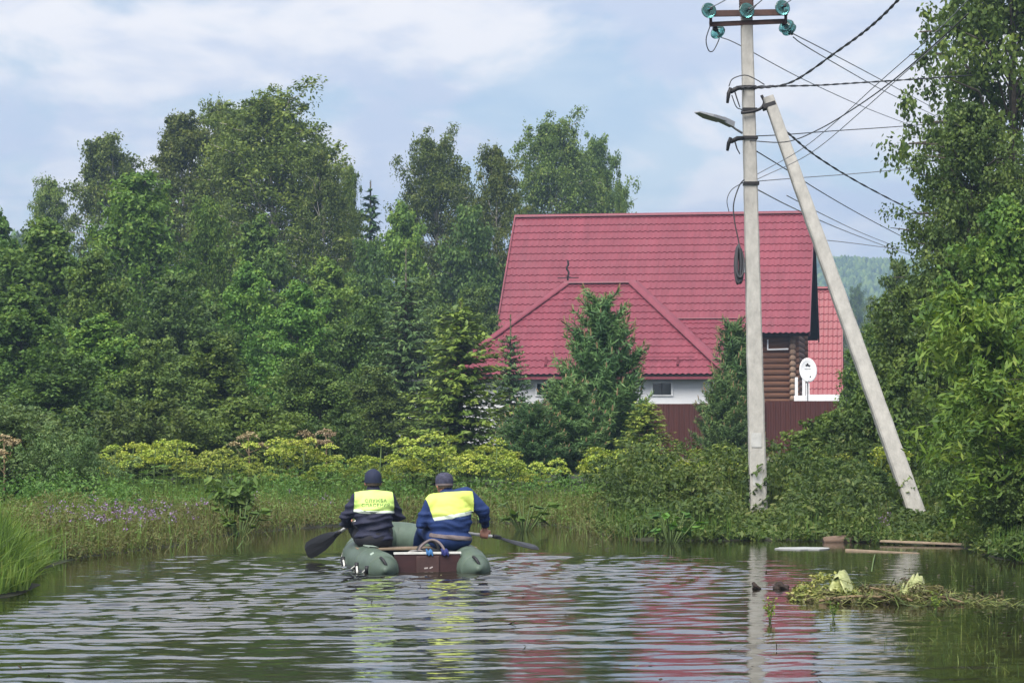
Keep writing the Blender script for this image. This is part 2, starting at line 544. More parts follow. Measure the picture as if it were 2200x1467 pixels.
# ------------------------------------------------------------------ vegetation builders
def unit(v):
    return v/np.maximum(np.linalg.norm(v, axis=-1, keepdims=True), 1e-9)

def leaves(rng, C, N_up, A, L, W, tint, fold=0.0):
    """diamond leaves: centres C, normals N_up, long axes A, lengths L, widths W"""
    N_up = unit(N_up)
    A = unit(A - N_up*np.sum(A*N_up, -1, keepdims=True))
    B = np.cross(N_up, A)
    L = np.asarray(L)[:, None]; W = np.asarray(W)[:, None]
    v = np.stack([C-A*L*.5, C+B*W*.5-A*L*.05+N_up*W*fold, C+A*L*.5, C-B*W*.5-A*L*.05+N_up*W*fold], 1).reshape(-1, 3)
    n = len(C)
    f = np.arange(n*4).reshape(n, 4)
    return v, f, np.repeat(tint, 4)

def cloud(rng, centers, rad, n, L, W, droop=0.4, up=0.6, squash=0.8, ctint=None, spread=.30):
    """n leaves round every clump centre"""
    centers = np.asarray(centers); k = len(centers)
    rad = np.broadcast_to(np.asarray(rad, float), (k,))
    idx = np.repeat(np.arange(k), n)
    off = rng.normal(0, 1, (k*n, 3)); off = unit(off)*(rng.random((k*n, 1))**0.55)
    off[:, 2] *= squash
    C = centers[idx] + off*rad[idx][:, None]
    nu = off*.7 + np.array([0, 0, up]) + rng.normal(0, .55, (k*n, 3))
    A = rng.normal(0, .7, (k*n, 3)) + off*.6 + np.array([0, 0, -droop])
    if ctint is None: ctint = rng.random(k)
    t = np.clip(ctint[idx]*.55 + rng.normal(.22, spread*.6, k*n), 0, 1)
    sc = rng.uniform(.7, 1.3, k*n)
    return leaves(rng, C, nu, A, L*sc, W*sc, t)

def strands(rng, tops, length, n, L, W, sway=.12):
    """hanging sprays, as on a weeping birch"""
    tops = np.asarray(tops); k = len(tops)
    ln = length*rng.uniform(.5, 1.2, k)
    idx = np.repeat(np.arange(k), n)
    t = np.tile(np.linspace(0, 1, n), k)
    d = rng.normal(0, sway, (k, 3)); d[:, 2] = -1
    C = tops[idx] + d[idx]*(t*ln[idx])[:, None] + rng.normal(0, .05, (k*n, 3))
    nu = rng.normal(0, 1, (k*n, 3)) + np.array([0, 0, .25])
    A = rng.normal(0, .35, (k*n, 3)) + np.array([0, 0, -1.0])
    ct = rng.random(k)
    tint = np.clip(ct[idx]*.5+rng.normal(.22, .18, k*n), 0, 1)
    sc = rng.uniform(.7, 1.25, k*n)
    return leaves(rng, C, nu, A, L*sc, W*sc, tint)

def join(parts):
    V, Fs, T = [], [], []; n = 0
    for v, f, t in parts:
        V.append(v); Fs.append(f+n); T.append(t); n += len(v)
    return np.vstack(V), np.vstack(Fs), np.concatenate(T)

PROF = {
 'birch': lambda t: (.50+.50*np.clip(t/.30, 0, 1))*np.where(t < .30, 1, np.clip((1-t)/.70, 0, 1)**.62),
 'round': lambda t: np.sqrt(np.clip(1-(2*t-.95)**2*.95, 0.02, 1)),
 'cone':  lambda t: np.clip(1-t, 0, 1)**.8*.95+.05,
 'dome': lambda t: (.55+.45*np.clip(t/.35, 0, 1))*np.where(t < .35, 1, np.clip((1-t)/.65, 0, 1)**.42),
 'column': lambda t: (.7+.3*np.clip(t/.2, 0, 1))*np.clip((1-t)/.45, 0, 1)**.55,
}
def broadleaf(name, seed, H, R, base=.12, nb=70, per=6, leaf=(.15, .10), n=60, crad=.42, prof='birch', elev=(25, 60),
              droop=.5, hang=0, hang_len=1.2, bark='bark', leafm='birch_leaf', trunk_r=None, lean=.02, label=None, cat='tree', stems=1, up=.55, gap=None):
    rng = np.random.default_rng(seed)
    root = empty(name, label=label, cat=cat)
    mb = MB(); cents = []; cr = []; ends = []
    P = PROF[prof]
    tr = trunk_r or H*.011
    for s in range(stems):
        ang0 = rng.uniform(0, 6.28); spread = 0 if stems == 1 else R*.45
        top = np.array([math.cos(ang0)*spread + rng.normal(0, lean)*H, math.sin(ang0)*spread + rng.normal(0, lean)*H, H*(1 if s == 0 else rng.uniform(.75, .98))])
        bt = np.array([math.cos(ang0), math.sin(ang0), 0])*(0 if stems == 1 else .12)
        bend = rng.normal(0, .03*H, 3); bend[2] = 0
        path = lambda t: bt*(1-t)+top*t + bend*np.sin(math.pi*t)
        mb.tube([path(t)-np.array([0, 0, .25 if t == 0 else 0]) for t in np.linspace(0, .97, 8)], [tr*(1-.85*t)/(stems**.5) for t in np.linspace(0, .97, 8)], n=6)
        for i in range(nb//stems):
            t = base + (1-base)*((i+rng.random())/(nb//stems))**.85
            tt = (t-base)/(1-base)
            a = i*2.399 + rng.normal(0, .4)
            ln = R*float(P(np.array(tt)))*rng.uniform(.72, 1.12)*(1 if stems == 1 else .72)
            e = math.radians(rng.uniform(*elev))*(.6+.6*tt)
            d0 = np.array([math.cos(a)*math.cos(e), math.sin(a)*math.cos(e), math.sin(e)])
            p0 = path(max(.02, t-.35*ln*math.sin(e)/H)); hl = ln/max(.35, math.cos(e))
            p1 = p0 + d0*hl*.55
            p2 = p1 + (d0*np.array([1, 1, .25]) - np.array([0, 0, .25*droop]))*hl*.45
            if ln > .3:
                mb.tube([p0, p1, p2], [tr*.30*(1-t*.6), tr*.16, tr*.05], n=4, cap=False)
            for q in range(per):
                u = 1-(q/per)*.78*rng.uniform(.85, 1.15)
                p = p0+(p1-p0)*(u/.55) if u < .55 else p1+(p2-p1)*((u-.55)/.45)
                cents.append(p+rng.normal(0, .10+.10*ln, 3)); cr.append(crad*rng.uniform(.6, 1.25)*(.42+.58*min(1, ln/R*1.4)))
                if q < 3: ends.append(cents[-1])
        for q in range(4):
            cents.append(path(1-.035*q)+rng.normal(0, .06, 3)); cr.append(crad*.55)
    cents = np.array(cents); cr = np.array(cr)
    parts = [cloud(rng, cents, cr, n, leaf[0], leaf[1], droop=droop, up=up)]
    if hang:
        tops = np.repeat(np.array(ends), hang, 0) + rng.normal(0, crad*.5, (len(ends)*hang, 3))
        parts.append(strands(rng, tops, hang_len, 12, leaf[0], leaf[1]*.8))
    v, f, t = join(parts)
    if gap is not None:                                        # a thin place in the crown where the trunk shows
        ang, z0, z1, w = gap
        c = v.reshape(-1, 4, 3).mean(1)
        tt = np.clip(c[:, 2:3]/H, 0, 1)
        axis = bt*(1-tt)+top*tt + bend*np.sin(math.pi*tt)
        rel = c-axis
        out = np.array([-math.sin(ang), -math.cos(ang)]); sd = np.array([math.cos(ang), -math.sin(ang)])
        drop = (c[:, 2] > z0) & (c[:, 2] < z1) & (rel[:, :2] @ out > -.1) & (np.abs(rel[:, :2] @ sd) < w*(.6+.5*np.sin(c[:, 2]*3.1))) & (rng.random(len(c)) < .85)
        keep = ~drop
        v = v.reshape(-1, 4, 3)[keep].reshape(-1, 3); t = t.reshape(-1, 4)[keep].ravel(); f = np.arange(len(v)).reshape(-1, 4)
    link('crown', np_mesh('crown', v, f, t), M[leafm], root)
    mb.build('trunk', M[bark], root)
    return root

def spruce(name, seed, H, R, mat='spruce_needle', label=None, step=.2, base=.04, leader=.06, dens=1.0, spray=(.24, .085), power=.85):
    rng = np.random.default_rng(seed)
    root = empty(name, label=label, cat='tree')
    mb = MB()
    mb.tube([(0, 0, -.2), (0, 0, H*.5), (0, 0, H)], [H*.016, H*.010, H*.003], n=6)
    C, A, NU, LL, WW, T = [], [], [], [], [], []
    z = H*base; w = 0
    while z < H*(1-leader):
        t = z/H
        ln0 = R*(1-t)**power*rng.uniform(.82, 1.15)+.06
        nbr = int(7+3*(1-t))
        for k in range(nbr):
            a = 2*math.pi*k/nbr + w*1.1 + rng.normal(0, .18)
            ln = ln0*rng.uniform(.7, 1.12)
            out = np.array([math.cos(a), math.sin(a), 0]); side = np.array([-math.sin(a), math.cos(a), 0])
            zz = z+rng.normal(0, step*.3)
            sl = .35-.75*(1-t)                                 # young branches rise, old ones droop
            ct = rng.random()
            m = max(3, int(ln/.10*dens))
            for j in range(m):
                u = (j+.7)/m
                p = np.array([0, 0, zz]) + out*ln*u + np.array([0, 0, sl*ln*u*(1-.35*u)+.10*ln*u*u])
                for sgn in (-1, 1, 0):
                    d = out*(1 if sgn == 0 else .75) + side*sgn*rng.uniform(.5, 1.0) + np.array([0, 0, rng.normal(-.12, .2)])
                    s = rng.uniform(.65, 1.2)*(.8 if u > .8 else 1)
                    C.append(p+d/np.linalg.norm(d)*spray[0]*.35*s + rng.normal(0, .02, 3)); A.append(d)
                    NU.append(np.array([0, 0, 1.])+rng.normal(0, .45, 3)+out*.3)
                    LL.append(spray[0]*s); WW.append(spray[1]*s)
                    T.append(min(1, max(0, ct*.35+u*.35+rng.normal(.1, .12))))
            if ln > .35:
                mb.tube([(0, 0, zz), tuple(np.array([0, 0, zz])+out*ln*.9+np.array([0, 0, sl*ln*.8]))], [H*.004, .003], n=3, cap=False)
        z += step*(.75+.5*rng.random()); w += 1
    for j in range(int(18+leader*H*40)):                       # the leading shoot
        zz = H*(1-leader)+H*leader*rng.random()*1.04
        a = rng.uniform(0, 6.28)
        d = np.array([math.cos(a)*.6, math.sin(a)*.6, 1.0])
        C.append(np.array([0, 0, zz])+d*.03); A.append(d); NU.append(rng.normal(0, 1, 3)); LL.append(.14); WW.append(.03); T.append(.7)
    v, f, t = leaves(rng, np.array(C), np.array(NU), np.array(A), np.array(LL), np.array(WW), np.array(T))
    link('crown', np_mesh('crown', v, f, t), M[mat], root)
    mb.build('trunk', M['bark'], root)
    return root

def pine(name, seed, H, R, label=None, base=.18, whorl=.27, mat='pine_needle', tuft=40, nl=.18, prof=None):
    rng = np.random.default_rng(seed)
    root = empty(name, label=label, cat='tree')
    mb = MB(); cm = MB()
    mb.tube([(0, 0, -.2), (.03, .02, H*.5), (0, 0, H*.97)], [H*.02, H*.013, H*.004], n=7)
    C, A, NU, LL, WW, T = [], [], [], [], [], []
    def tuft_at(p, d, s, ct):
        for _ in range(tuft):
            e = unit(np.array(d)+rng.normal(0, .62, 3))
            o = rng.random()
            C.append(p - np.array(d)*s*.5*o + e*nl*.45*s); A.append(e); NU.append(rng.normal(0, 1, 3)+np.array([0, 0, .4]))
            LL.append(nl*s*rng.uniform(.8, 1.2)); WW.append(.026*s); T.append(min(1, max(0, ct*.5+rng.normal(.25, .15))))
    z = H*base; w = 0
    while z < H*.97:
        t = (z/H-base)/(1-base)
        pr = (min(1, .6+t*2.0) if t < .20 else (1-(t-.20)/.80)**.58) if prof is None else prof(t)
        nbr = max(4, int(8-3*t))
        for k in range(nbr):
            a = 2*math.pi*k/nbr + w*.9 + rng.normal(0, .2)
            ln = R*pr*rng.uniform(.85, 1.06)+.08
            out = np.array([math.cos(a), math.sin(a), 0]); side = np.array([-math.sin(a), math.cos(a), 0])
            zz = z+rng.normal(0, whorl*.25)
            rise = .30+.45*t
            f = lambda u: np.array([0, 0, zz])+out*ln*u*(1-.12*u)+np.array([0, 0, rise*ln*u*u*.9])
            mb.tube([f(0), f(.5), f(1)], [H*.006*(1-t*.5), H*.004, .006], n=4, cap=False)
            ct = rng.random()
            m = max(2, int(ln/.17))
            for j in range(m):
                u = (j+1)/m
                if u < .3 and ln > .5: continue
                p = f(u); d = unit(out*.55+np.array([0, 0, .75+.3*t]))
                tuft_at(p, d, 1.0, ct)
                if 1 > u > .3:
                    for sg in (-1, 1):
                        q = p+side*sg*ln*.30*(1.1-u)+np.array([0, 0, .03])
                        tuft_at(q, unit(out*.35+side*sg*.5+np.array([0, 0, .7])), .85, ct)
            tip = f(1)
            cm.bar(tip, tip+np.array([out[0]*.03, out[1]*.03, rng.uniform(.08, .16)]), .022, .022, up=(1, 0, 0), w2=.012, h2=.012)
        z += whorl*rng.uniform(.8, 1.2)*(1-.35*t); w += 1
    for q in range(3): tuft_at(np.array([0, 0, H*(.97-.03*q)]), np.array([0, 0, 1.]), .95, .6)
    v, f_, t_ = leaves(rng, np.array(C), np.array(NU), np.array(A), np.array(LL), np.array(WW), np.array(T))
    link('crown', np_mesh('crown', v, f_, t_), M[mat], root)
    mb.build('trunk', M['bark'], root)
    tag(cm.build('shoot', M['candle'], root), kind='stuff')
    return root
M['candle'] = basic('young_pine_shoot', (0.30, 0.20, 0.11), 0.7, 0.25, 30)

SIZE = {}
def stand(root, px, top, d, width, key, rz=0.0, zbase=None):
    """puts a tree at distance d so that its top and spread match the photo, whatever the crown's own size"""
    if key not in SIZE:
        me = [c for c in root.children if c.name.startswith('crown')][0].data
        co = np.empty(len(me.vertices)*3, np.float32); me.vertices.foreach_get('co', co); co = co.reshape(-1, 3)
        SIZE[key] = (float(np.percentile(co[:, 2], 99.85)), float(np.percentile(np.hypot(co[:, 0], co[:, 1]), 94)))
    ph, pr = SIZE[key]
    p = PX(px, top, d)
    zb = gz(p.x, d) - .02 if zbase is None else zbase
    sz = (p.z-zb)/ph; sx = (width/F*d*.5)/pr
    root.location = (p.x, d, zb)
    root.scale = (sx, sx, sz)
    root.rotation_euler = (0, 0, rz)
# ------------------------------------------------------------------ trees and shrubs
def trees():
    protos = {}
    def proto(key, H, R, fn, *a, **k):
        protos[key] = dict(root=None, H=H, R=R, make=lambda: fn(*a, **k), used=False)
    def put(key, px, top, d, width, label, rz=None, group=None, zbase=None):
        P = protos[key]
        if P['root'] is None:
            P['root'] = P['make'](); r = P['root']
        else:
            r = copy_tree(P['root'])
        r['label'] = label
        r['category'] = 'shrub' if ('bush' in r.name or 'shrub' in r.name) else 'tree'
        if group: r['group'] = group
        stand(r, px, top, d, width, key, rz if rz is not None else random.uniform(0, 6.28), zbase)
        return r
    random.seed(4)
    proto('birchT', 14.5, 3.7, broadleaf, 'birch_tree', 10, 14.5, 3.7, nb=130, per=7, n=84, leaf=(.145, .088), crad=.52, prof='dome', hang=3, hang_len=1.3, bark='birch_bark', elev=(30, 65), base=.08, gap=(.4, 6.4, 10.6, .24))
    proto('birchA', 14.5, 3.4, broadleaf, 'birch_tree', 11, 14.5, 3.4, nb=96, per=7, n=80, leaf=(.15, .09), crad=.52, prof='birch', hang=3, hang_len=1.3, bark='birch_bark', elev=(30, 65))
    proto('birchB', 13.5, 2.4, broadleaf, 'birch_tree', 12, 13.5, 2.4, nb=90, per=6, n=84, leaf=(.15, .09), crad=.46, prof='column', hang=3, hang_len=1.2, bark='birch_bark', elev=(35, 70))
    proto('birchC', 9.0, 2.1, broadleaf, 'birch_tree', 13, 9.0, 2.1, nb=80, per=6, n=56, leaf=(.15, .085), crad=.36, prof='birch', hang=4, hang_len=1.25, bark='birch_bark', leafm='lime_leaf', elev=(30, 65), droop=.9)
    proto('aspen', 13.0, 3.2, broadleaf, 'aspen_tree', 14, 13.0, 3.2, nb=88, per=7, n=80, leaf=(.15, .11), crad=.55, prof='column', leafm='dark_leaf', elev=(40, 72), up=.5)
    proto('bushyA', 6.5, 2.0, broadleaf, 'bushy_tree', 15, 6.5, 2.0, nb=78, per=7, n=62, leaf=(.135, .085), crad=.38, prof='birch', leafm='lime_leaf', base=.05, elev=(20, 60))
    proto('bushyB', 6.0, 2.2, broadleaf, 'bushy_tree', 16, 6.0, 2.2, nb=78, per=7, n=60, leaf=(.135, .09), crad=.42, prof='round', leafm='dark_leaf', base=.05, elev=(10, 55), stems=3)
    proto('shrubA', 2.2, 1.4, broadleaf, 'willow_bush', 17, 2.2, 1.4, nb=66, per=6, n=60, leaf=(.085, .034), crad=.24, prof='round', leafm='willow_leaf', base=.04, elev=(5, 55), stems=5)
    proto('shrubB', 2.4, 1.5, broadleaf, 'leafy_shrub', 18, 2.4, 1.5, nb=66, per=6, n=50, leaf=(.10, .062), crad=.26, prof='round', leafm='dark_leaf', base=.04, elev=(5, 55), stems=4)
    proto('oliveshrub', 2.4, 1.4, broadleaf, 'leafy_shrub', 19, 2.4, 1.4, nb=60, per=6, n=52, leaf=(.11, .06), crad=.27, prof='round', leafm='birch_leaf', base=.04, elev=(5, 55), stems=4)
    proto('big', 10.5, 2.9, broadleaf, 'maple_tree', 20, 10.5, 2.9, nb=110, per=7, n=62, leaf=(.12, .09), crad=.42, prof='column', leafm='dark_leaf', base=.10, elev=(10, 55), trunk_r=.19)
    proto('long', 3.3, 1.6, broadleaf, 'ash_bush', 21, 3.3, 1.6, nb=70, per=6, n=26, leaf=(.19, .055), crad=.28, prof='round', leafm='bright_leaf', base=.03, elev=(10, 50), stems=4, droop=.25, up=.9)
    proto('spruceA', 4.8, 1.35, spruce, 'spruce_tree', 31, 4.8, 1.35, mat='spruce_needle', leader=.14, step=.13, dens=1.35, spray=(.17, .06), power=.75)
    proto('spruceB', 3.6, 1.25, spruce, 'spruce_tree', 32, 3.6, 1.25, mat='light_spruce_needle', step=.10, dens=1.6, spray=(.15, .06), power=.70)
    proto('spruceC', 12.0, 1.6, spruce, 'spruce_tree', 33, 12.0, 1.6, mat='spruce_needle', step=.36, spray=(.42, .16), dens=.6)
    proto('pineA', 3.9, 1.05, pine, 'pine_tree', 41, 3.9, 1.05)
    proto('pineB', 3.6, .62, pine, 'pine_tree', 42, 3.6, .62, base=.12, prof=lambda t: .95*(1-t)**.45+.1)

    B = 'birches in the wood behind the boat'
    put('birchT', 585, 186, 95, 400, 'tallest birch of the wood, pale trunk showing high in its crown, behind the boat', 0.4, B)
    put('birchA', 405, 245, 99, 255, 'tall birch with a narrow pointed top, touching the left flank of the tallest birch', 2.1, B)
    put('birchB', 490, 222, 103, 180, 'birch whose feathery top rises between the tallest birch and its left neighbour', 3.0, B)
    put('birchB', 692, 330, 92, 165, 'birch forming the sloping right shoulder of the tallest birch', 4.0, B)
    put('birchB', 752, 358, 101, 80, 'thin birch with a single wispy tip right of the tallest birch', 1.0, B)
    put('birchB', 212, 296, 108, 240, 'open-crowned birch standing apart at the left, sky showing round its trunk', 5.0, B)
    put('birchB', 122, 385, 112, 150, 'small dark birch at the left end of the skyline', 2.6, B)
    put('birchC', 335, 372, 72, 300, 'bright green weeping birch with hanging sprays in front of the left birches', .3, B)
    put('birchC', 448, 430, 75, 150, 'bright green birch leaning on the right side of the weeping birch', 2.3, B)
    put('birchT', 932, 278, 105, 225, 'full rounded birch left of the red roof, first of the group above the small spruces', 1.2, B)
    put('birchB', 1076, 318, 100, 165, 'yellowish birch right beside the left end of the red ridge', 3.3, B)
    put('birchT', 1190, 244, 118, 250, 'large dark aspen rising behind the middle of the red roof', .8, 'dark trees behind the house')
    put('aspen', 1268, 290, 121, 155, 'dark aspen on the right side of the large aspen behind the roof', 2.9, 'dark trees behind the house')
    put('aspen', 1338, 392, 117, 74, 'low narrow dark tree at the right end of the trees behind the roof', 4.4, 'dark trees behind the house')
    put('spruceC', 796, 392, 115, 120, 'dark far spruce in the notch of the skyline between the birches', 0, None)
    # second row, filling under the tall crowns
    S = 'bushy trees along the edge of the wood'
    put('bushyA', 862, 440, 93, 165, 'bushy tree under the rounded birch, left side', .5, S)
    put('bushyB', 1010, 450, 97, 170, 'dark bushy tree just left of the red roof edge', 1.5, S)
    put('bushyB', 768, 520, 88, 140, 'dark bushy tree below the far spruce', 2.5, S)
    put('bushyA', 560, 470, 80, 210, 'tall bushy tree below the trunk of the tallest birch', 3.5, S)
    put('bushyB', 900, 600, 78, 170, 'dark bushy tree behind the tallest small spruce', 4.5, S)
    put('bushyB', 1040, 620, 80, 150, 'dark bushy tree against the left edge of the red roof', 5.5, S)
    put('bushyA', 700, 560, 74, 200, 'bushy tree right of the weeping birch, halfway up the wood', 1.1, S)
    put('bushyA', 95, 478, 64, 280, 'bushy bright tree at the left, below the small dark birch', 2.1, S)
    put('bushyA', -10, 455, 67, 210, 'bushy tree cut by the left edge of the view', 3.1, S)
    put('bushyA', 205, 545, 60, 190, 'bushy tree left of the weeping birch, leafy to the ground', 4.1, S)
    put('bushyB', 400, 590, 62, 220, 'dark bushy tree under the hanging sprays of the weeping birch', 5.1, S)
    put('bushyA', 530, 570, 64, 190, 'bushy tree right of the weeping birch, below the tallest birch', .1, S)
    put('bushyA', 640, 610, 60, 200, 'bushy bluish green tree in the middle of the wood edge', .9, S)
    put('bushyB', 775, 640, 60, 170, 'dark bushy tree left of the tallest small spruce', 1.9, S)
    put('bushyA', 40, 620, 53, 260, 'low bushy tree at the left edge above the willow bush', 2.9, S)
    put('bushyA', 215, 680, 51, 230, 'low bushy tree above the yellow hogweed at the left', 3.9, S)
    put('bushyB', 340, 730, 50, 200, 'dark low tree in the hollow below the weeping birch', 4.9, S)
    put('bushyA', 460, 720, 52, 210, 'low bushy tree left of the olive shrub', 5.9, S)
    put('bushyB', 690, 760, 50, 190, 'dark low tree behind the hogweed, left of the spruces', .7, S)
    put('bushyB', 800, 790, 56, 150, 'dark low tree at the foot of the tallest small spruce', 1.7, S)
    put('bushyB', 100, 760, 46, 250, 'dark low tree behind the willow bush', 2.7, S)
    W = 'shrubs along the water edge'
    put('oliveshrub', 580, 855, 46, 230, 'olive green shrub in the middle of the wood edge, behind the hogweed', 1.0, W)
    put('shrubB', 440, 880, 45, 220, 'dark shrub left of the olive shrub', 2.0, W)
    put('shrubB', 300, 860, 44, 220, 'dark shrub behind the left end of the yellow hogweed', 3.0, W)
    put('shrubB', 700, 890, 46, 160, 'dark shrub right of the olive shrub', 4.0, W)
    put('shrubA', 40, 838, 34, 340, 'large rounded willow bush at the left edge of the flood', 5.0, W)
    put('shrubA', 140, 905, 33, 190, 'lower right half of the willow bush at the left, a separate low bush', 0.5, W)
    # conifers by the fence
    K = 'young conifers in front of the fence'
    put('spruceA', 872, 555, 58, 215, 'tallest of the small spruces, long bare leader shoot at the top', .2, K)
    put('spruceB', 990, 655, 49, 255, 'light yellowish green spruce with tiers down to the hogweed', 1.2, K)
    put('spruceA', 1097, 690, 57, 125, 'narrow dark spruce against the left corner of the lower red roof', 2.2, K)
    put('pineA', 1292, 632, 47, 175, 'young pine with upright pale shoots in front of the lower red roof', .5, K)
    put('pineA', 1215, 815, 45, 160, 'low bluish pine left of the young pine, hiding the fence', 2.0, K)
    put('pineA', 1140, 865, 44, 130, 'low dark pine between the yellowish spruce and the bluish pine', 3.4, K)
    put('pineB', 1577, 688, 50, 95, 'narrow pine standing just left of the concrete pole', 1.0, K)
    put('pineA', 1552, 805, 48, 105, 'low pine filling out below the narrow pine by the concrete pole', 4.0, K)
    put('spruceB', 1388, 860, 44, 150, 'small light spruce at the foot of the young pine', 3.0, K)
    # right-hand side
    R = 'trees on the right bank'
    put('big', 2178, -300, 46, 470, 'huge dark maple at the right edge, taller than the view', .6, R)
    put('big', 2110, 225, 42, 330, 'dark maple in front of the huge maple, its crown against the wires', 2.2, R)
    put('bushyB', 2010, 440, 41, 220, 'dark bushy tree right of the top of the far hill', 3.2, R)
    put('bushyB', 1922, 560, 62, 120, 'small tree against the blue hill at the right', 4.2, R)
    put('bushyA', 2160, 430, 38, 270, 'brighter bushy tree on the right above the ash bush', 5.2, R)
    put('bushyB', 1985, 620, 37, 230, 'dark bushy tree behind the leaning concrete brace, right side', .2, R)
    put('bushyB', 1885, 700, 50, 150, 'dark bushy tree showing between the two concrete poles', 1.2, R)
    put('shrubB', 1930, 800, 36, 230, 'dark shrub right of the middle of the leaning brace', 2.2, R)
    put('oliveshrub', 1755, 885, 37, 240, 'yellowish green shrub in front of the fence between pole and brace', 3.2, R)
    put('shrubB', 1850, 850, 36, 190, 'dark shrub just left of the leaning brace', 4.2, R)
    put('shrubB', 1725, 960, 34.8, 120, 'dark leafy shrub at the right of the pole foot', 5.2, R)
    put('shrubB', 1840, 985, 33, 170, 'dark leafy shrub left of the foot of the leaning brace', .9, R)
    put('oliveshrub', 1565, 955, 36, 170, 'yellowish green shrub left of the pole, below the narrow pine', 1.9, R)
    put('oliveshrub', 1440, 1005, 33, 210, 'broad olive shrub left of the pole at the water edge', 2.9, R)
    put('long', 2150, 610, 29, 330, 'ash bush with bright long leaves at the right edge', 3.9, R)
    put('long', 2190, 800, 26.5, 330, 'lower ash bush with bright long leaves at the right edge', 4.9, R)
    put('long', 2085, 850, 29.5, 170, 'ash bush with bright leaves right of the leaning brace', 5.9, R)
    put('shrubB', 2110, 940, 28.4, 180, 'dark leafy bush right of the foot of the leaning brace', 1.4, R)
    put('shrubB', 2180, 1000, 26.2, 190, 'dark leafy bush at the right edge by the water', 2.4, R)
    # far trees between the red house and the right bank
    G = 'far trees at the foot of the hill'
    for i, (px, top, d, w, lab) in enumerate(((1800, 640, 300, 60, 'far hazy tree just right of the red-roofed house'), (1842, 612, 330, 70, 'tallest of the far hazy trees below the blue hill'), (1880, 640, 290, 60, 'far hazy tree at the right end of the row below the blue hill'),
            (1825, 665, 240, 60, 'nearer hazy tree below the tallest far tree'), (1862, 690, 220, 60, 'low hazy tree in front of the far row at the right'), (1905, 655, 260, 60, 'far tree half behind the right bank trees'),
            (40, 500, 260, 90, 'far tree low on the left skyline'), (-20, 470, 280, 90, 'far tree cut by the left edge of the view'), (90, 490, 250, 70, 'far tree below the small dark birch at the left'), (1770, 660, 280, 60, 'far tree peeping over the bright red roof'))):
        put(('birchA', 'aspen', 'birchB')[i % 3], px, top, d, w, lab, None, G, 0.0)
    put('bushyB', 1835, 720, 110, 90, 'tree right of the bright red roof, partly behind the brace', 2.0, None)
trees()

M['olive_leaf'] = leaf_mat('olive_leaf', [(0.035,0.06,0.016),(0.07,0.115,0.026),(0.12,0.17,0.036),(0.20,0.22,0.07)])
# ------------------------------------------------------------------ bank plants
def blades(rng, P, H, W, lean=.35, seg=3, tint=None, curl=.5):
    """grass blades: each a bent tapering ribbon"""
    k = len(P)
    H = np.broadcast_to(np.asarray(H, float), (k,))*rng.uniform(.55, 1.25, k)
    W = np.broadcast_to(np.asarray(W, float), (k,))*rng.uniform(.7, 1.3, k)
    az = rng.uniform(0, 2*math.pi, k); ln = rng.normal(0, lean, k)
    d = np.stack([np.cos(az)*ln, np.sin(az)*ln, np.ones(k)], -1)
    s = rng.uniform(0, 2*math.pi, k)
    S = np.stack([np.cos(s), np.sin(s), np.zeros(k)], -1)
    rows = []
    for i in range(seg+1):
        t = i/seg
        c = P + d*(H*t)[:, None]
        c[:, 2] -= np.abs(ln)*curl*H*t*t
        c[:, :2] += np.stack([np.cos(az), np.sin(az)], -1)*(np.abs(ln)*curl*H*t*t)[:, None]
        w = (W*(1-t*.93)*.5)[:, None]
        rows += [c-S*w, c+S*w]
    v = np.stack(rows, 1).reshape(-1, 3)
    m = 2*(seg+1)
    base = (np.arange(k)*m)[:, None, None]
    q = np.array([[2*i, 2*i+1, 2*i+3, 2*i+2] for i in range(seg)])[None]
    f = (base+q).reshape(-1, 4)
    if tint is None: tint = rng.random(k)
    return v, f, np.repeat(np.clip(tint, 0, 1), m)

def scatter(rng, n, x0, x1, y0, y1, cond=None, by_view=True):
    """n points on the bank, spread evenly over the view rather than the map"""
    out = []
    tot = 0
    while tot < n:
        y = 1/rng.uniform(1/y1, 1/y0, n*2) if by_view else rng.uniform(y0, y1, n*2)
        x = rng.uniform(x0, x1, n*2)
        sd = shore_dist(x, y)
        ok = sd > 0.02
        if cond is not None: ok &= cond(x, y, sd)
        out.append(np.stack([x[ok], y[ok], ground_z(x[ok], y[ok])], -1)); tot += ok.sum()
        if len(out) > 60: break
    return np.vstack(out)[:n]

def noise2(x, y, s, seed=0):
    r = np.random.default_rng(seed); z = 0
    for k in range(6):
        a = r.uniform(0, 6.28); f = s*r.uniform(.6, 1.9)
        z = z+np.sin((x*math.cos(a)+y*math.sin(a))*f+r.uniform(0, 6.28))
    return z/6*1.6

